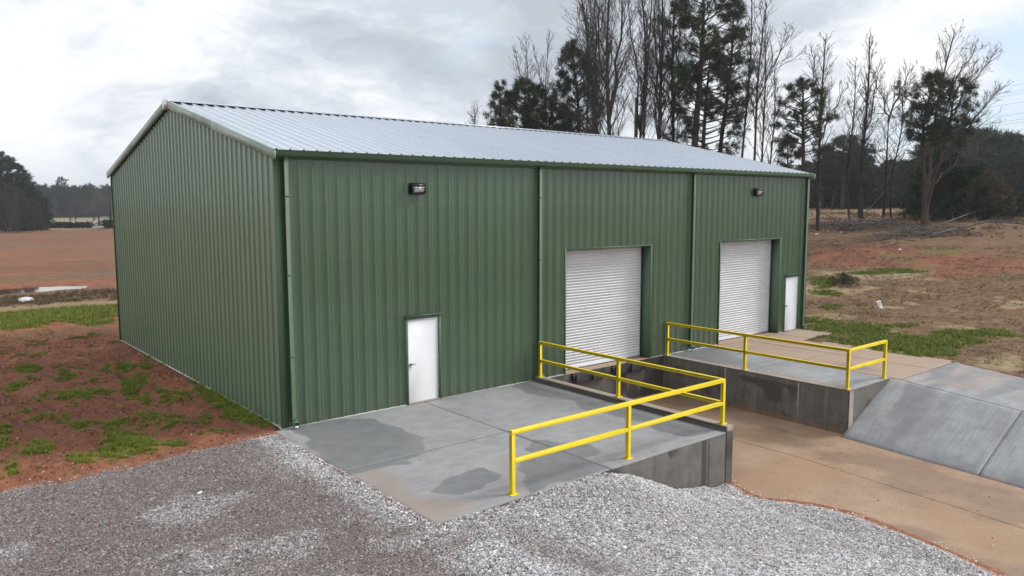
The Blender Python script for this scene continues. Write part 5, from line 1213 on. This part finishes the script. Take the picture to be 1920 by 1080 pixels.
# brush heaps and the fallen limb
def brush(label, cpx, W, Hh, N, seed, D=None):
    rr = np.random.default_rng(seed); c = gz3(*cpx); T = MB()
    for k in range(N):
        a = rr.uniform(0, math.pi); off = rr.normal(size=2)*np.array([W*.42, W*.22]); r_ = np.array([_r[0], _r[1]]); f_ = np.array([_fw[0], _fw[1]])
        q = c[:2]+r_*off[0]+f_*off[1]; zz = float(grade(q[0], q[1])); hh = Hh*math.exp(-(off[0]/(W*.5))**2)*rr.random()
        ln = rr.uniform(.6, 2.4); d = np.array([math.cos(a), math.sin(a), rr.normal()*.25]); st = np.array([q[0], q[1], zz+.05+hh])-d*ln*.5
        P = curve_path(st, d, ln, 4, rr, .13, .0); P[:, 2] = np.maximum(P[:, 2], earth_z(P[:, 0], P[:, 1])+.01); r0 = rr.uniform(.012, .045); T.tube(P, np.linspace(r0, .008, 5), 4, False)
    o = thing('brush_heap', label, 'brush', 'heaps of cut branches', loc=tuple(c)); b = link('branches', T.mesh('branches'), M['dead'], o); b.matrix_parent_inverse = Matrix.Translation(-Vector(o.location)); b['kind'] = 'stuff'
brush('grey heap of cut branches beside the tall pale crowned tree', (1632, 428), 6.0, .8, 270, 351)
brush('scattered heap of grey branches at the foot of the double trunked pine', (1716, 442), 5.0, .5, 210, 352)
brush('thin litter of sticks near the tree with the broken spike', (1560, 424), 4.0, .35, 90, 353)
rr = np.random.default_rng(360); T = MB(); A = [gz3(1745, 445), gz3(1790, 440), gz3(1850, 432), gz3(1935, 434), gz3(1990, 436)]
hts = [.12, .25, .75, .40, .2]; P = np.array([a+np.array([0, 0, h_]) for a, h_ in zip(A, hts)]); tt = np.linspace(0, 4, 17); P = np.stack([np.interp(tt, range(5), P[:, i]) for i in range(3)], 1); P[:, 2] += (fbm(tt*1.1, tt*0, 93, 3)-.5)*.4
fl = thing('fallen_limb', 'long fallen grey tree limb lying across the field edge', 'branch', loc=tuple(A[0])); inv = Matrix.Translation(-Vector(fl.location))
T.tube(P, np.linspace(.12, .035, 17), 7); o = link('limb', T.mesh('limb', True), M['dead'], fl); o.matrix_parent_inverse = inv
T = MB()
for k in range(60):
    bp, bd = lerp_path(P, rr.uniform(.1, 1)); d = nrm(bd*.9+perp(bd, rr)*np.array([1, 1, .4])); Q = curve_path(bp, d, rr.uniform(.4, 1.9), 5, rr, .18, -.05); Q[:, 2] = np.maximum(Q[:, 2], earth_z(Q[:, 0], Q[:, 1])+.02); T.tube(Q, np.linspace(rr.uniform(.012, .035), .007, 6), 4, False)
o = link('side_branches', T.mesh('b'), M['dead'], fl); o.matrix_parent_inverse = inv
T = MB(); a = gz3(1735, 436); b = gz3(1820, 418); T.tube(np.array([a+[0, 0, .2], (a+b)/2+[0, 0, .5], b+[0, 0, .8]]), [.07, .05, .025], 6)
for k in range(12):
    bp, bd = lerp_path(np.array([a+[0, 0, .2], (a+b)/2+[0, 0, .5], b+[0, 0, .8]]), rr.uniform(.3, 1)); T.tube(curve_path(bp, nrm(bd+perp(bd, rr)), rr.uniform(.5, 1.5), 4, rr, .15, .05), np.linspace(.03, .008, 5), 4, False)
o = link('limb', T.mesh('l2'), M['dead']); tag(o, 'smaller broken limb propped behind the long fallen one', 'branch'); o.name = 'fallen_limb'
# leaning dead stems near the pale crowned tree
for i, (p0, p1, lab) in enumerate((((1608, 415), (1672, 345), 'dead pole leaning up from the trunk near the brush heap'), ((1530, 392), (1598, 428), 'thin dead pole propped against the tree with the broken spike'))):
    b0 = ground_hit(*p0) if i == 0 else ground_hit(*p1); D = float((b0-CAM)@_fw); q = at_depth(*(p1 if i == 0 else p0), D); P = np.linspace(0, 1, 6)[:, None]*(q-b0)[None]+b0[None]
    tag(link('leaning_pole', MB().tube(P, np.linspace(.06, .02, 6), 5).mesh('lp'), M['dead']), lab, 'branch')

# ---------------------------------------------------------------- utility poles, wires, sign
def pole(label, base, h, r_, group=None, mat='pole'):
    t = thing('utility_pole', label, 'pole', group, loc=tuple(base))
    link('shaft', MB().tube([(0, 0, -.3), (0, 0, h*.5), (0, 0, h)], [r_*1.25, r_*1.1, r_], 10).mesh('shaft', False), M[mat], t); return t
D = 66; b = gbase(1190.5, D); tp = top_at(1190.5, 186, D); t = pole('wooden utility pole with a grey transformer can behind the ridge', b, tp[2]-b[2], .13)
zc_ = top_at(1197, 230, D)[2]-b[2]; ux, uy = _r[0], _r[1]; c = np.array([ux*.36, uy*.36])
a = np.linspace(0, 1, 2)
tc = link('transformer_can', MB().tube([(c[0], c[1], zc_-.55), (c[0], c[1], zc_-.50), (c[0], c[1], zc_+.45), (c[0], c[1], zc_+.52)], [.20, .23, .23, .16], 14).mesh('tc'), M['transformer'], t)
link('transformer_lid', MB().tube([(c[0], c[1], zc_+.525), (c[0], c[1], zc_+.56)], .26, 14).mesh('tl'), M['transformer'], tc)
link('bushing', MB().tube([(c[0]*.8, c[1]*.8, zc_+.56), (c[0]*.8, c[1]*.8, zc_+.85)], [.05, .03], 8).mesh('bu'), M['transformer'], tc)
link('bracket', MB().box(-.05, .05, -.05, .05, zc_-.2, zc_+.3).tube([(0, 0, zc_+.2), (c[0], c[1], zc_+.2)], .04, 6).mesh('br'), M['steel'], t)
link('cutout_fuse', MB().tube([(0, 0, zc_+1.35), (c[0]*1.2, c[1]*1.2, zc_+1.45)], .05, 6).tube([(c[0]*1.2, c[1]*1.2, zc_+1.25), (c[0]*1.25, c[1]*1.25, zc_+1.65)], .06, 6).mesh('cf'), M['dark'], t)
link('conduit', MB().tube([(-ux*.14, -uy*.14, 0), (-ux*.14, -uy*.14, zc_+.3)], .045, 6).mesh('cd'), M['transformer'], t)
# overhead lines across the right sky: seven spans between pylons out of view
for i, (yr, yl) in enumerate(((150, 190), (163, 200), (168, 206), (184, 222), (208, 236), (220, 244), (226, 249), (242, 258), (266, 276), (279, 287), (284, 292))):
    D0, D1 = 150, 260; A = at_depth(2050, yr-17, D0); Bp = at_depth(1540, yl, D1); tt = np.linspace(0, 1, 24); P = A[None]+(Bp-A)[None]*tt[:, None]; P[:, 2] -= 2.2*np.sin(tt*math.pi)
    tag(link('power_line', MB().tube(P, .021, 4).mesh('pl'), M['wire']), 'thin overhead power line crossing the pale sky past the trees', 'wire', 'power lines over the right field')
b = ground_hit(186, 424); Dp = float((b-CAM)@_fw); pA = pole('dark utility pole beside the brick posted sign', b, top_at(184, 360, Dp)[2]-b[2], .15, 'far utility poles', 'pole_dark')
b2 = ground_hit(209, 424); D2 = float((b2-CAM)@_fw); pB = pole('utility pole at the building edge past the pasture', b2, top_at(208, 361, D2)[2]-b2[2], .14, 'far utility poles', 'pole_dark')
b3 = ground_hit(33, 436); D3 = float((b3-CAM)@_fw); pC = pole('pale wooden utility pole before the left wood', b3, top_at(33, 372, D3)[2]-b3[2], .13, 'far utility poles')
def span(A, B, sag, r_, label):
    tt = np.linspace(0, 1, 20); P = np.asarray(A)[None]+(np.asarray(B)-np.asarray(A))[None]*tt[:, None]; P[:, 2] -= sag*np.sin(tt*math.pi); tag(link('power_line', MB().tube(P, r_, 4).mesh('pl'), M['wire']), label, 'wire', 'lines between the far poles')
span(b+[0, 0, top_at(184, 362, Dp)[2]-b[2]], b2+[0, 0, top_at(208, 363, D2)[2]-b2[2]], 1.4, .03, 'drooping line from the dark pole to the one at the building edge')
span(b3+[0, 0, top_at(33, 392, D3)[2]-b3[2]], b+[0, 0, top_at(184, 386, Dp)[2]-b[2]], 1.5, .03, 'faint line from the pale pole to the dark pole')
# sign between brick posts and clipped hedges
b = ground_hit(182, 424); Ds = float((b-CAM)@_fw); px = Ds/FPX
sg = thing('entrance_sign', 'small white sign between two brick posts across the left field', 'sign', loc=tuple(b)); sg.rotation_euler = (0, 0, -YAW+.45)
link('sign_panel', MB().cbox(-6*px, 6*px, -.10, .10, 2.4*px, 9*px, .03).mesh('sp'), M['plastic'], sg)
for s in (-1, 1): q = link('post', MB().box(s*7.2*px-1.1*px, s*7.2*px+1.1*px, -.25, .25, 0, 10*px).mesh('po'), M['brick'], sg); link('post_cap', MB().box(s*7.2*px-1.4*px, s*7.2*px+1.4*px, -.30, .30, 10*px+.002, 10.7*px).mesh('pc'), M['conc_curb'], q)
u_ = np.linspace(-1, 1, 13); link('emblem', MB().tube(np.stack([u_*3.2*px, 0*u_-.11, 5.2*px+(1-u_**2)*1.5*px], 1), np.interp(np.abs(u_), [0, 1], [.6*px, .15*px]), 5).mesh('em'), M['wire'], sg)
link('base_wall', MB().box(-8*px, 8*px, -.20, .20, 0, 1.2*px).mesh('bw'), M['brick'], sg)
def hedge(px0, px1, py, hh, seed, label):
    a, c = ground_hit(px0, py), ground_hit(px1, py); rr = np.random.default_rng(seed); K = Needles(); n_ = int(np.linalg.norm(c-a)*26)
    for k in range(n_):
        p = a+(c-a)*rr.random(); K.add(p+np.array([rr.normal()*.4, rr.normal()*.4, rr.uniform(.1, hh)]), np.array([0, 0, 1.]), .45)
    T = MB()
    for k in range(8): p = a+(c-a)*(k+.5)/8; T.tube([p, p+[0, 0, hh*.7]], .04, 4)
    tree_obj('hedge', label, 'hedge', a, T.mesh('stems'), K.mesh(rr, 24, .14), M['bark_pine'], M['cedar'], 'clipped hedges along the pasture road')
hedge(84, 172, 428, 1.1, 371, 'long low dark hedge leading to the brick posted sign'); hedge(198, 222, 426, 1.1, 372, 'short dark hedge past the brick posted sign')

# ---------------------------------------------------------------- damp winter air
hb = MB().box(float(gx[0])-60, float(gx[-1])+60, float(gy[0])-60, float(gy[-1])+60, -12, 34)
mh = bpy.data.materials.new('haze'); mh.use_nodes = True; nt = mh.node_tree; nt.nodes.remove(nt.nodes['Principled BSDF'])
pv = nt.nodes.new('ShaderNodeVolumePrincipled'); pv.inputs['Color'].default_value = (.80, .86, .95, 1); pv.inputs['Density'].default_value = .00045; pv.inputs['Anisotropy'].default_value = .0
nt.links.new(pv.outputs[0], nt.nodes['Material Output'].inputs['Volume'])
tag(hb.build('haze', mh), 'pale damp haze over the whole site', 'haze', kind='stuff')
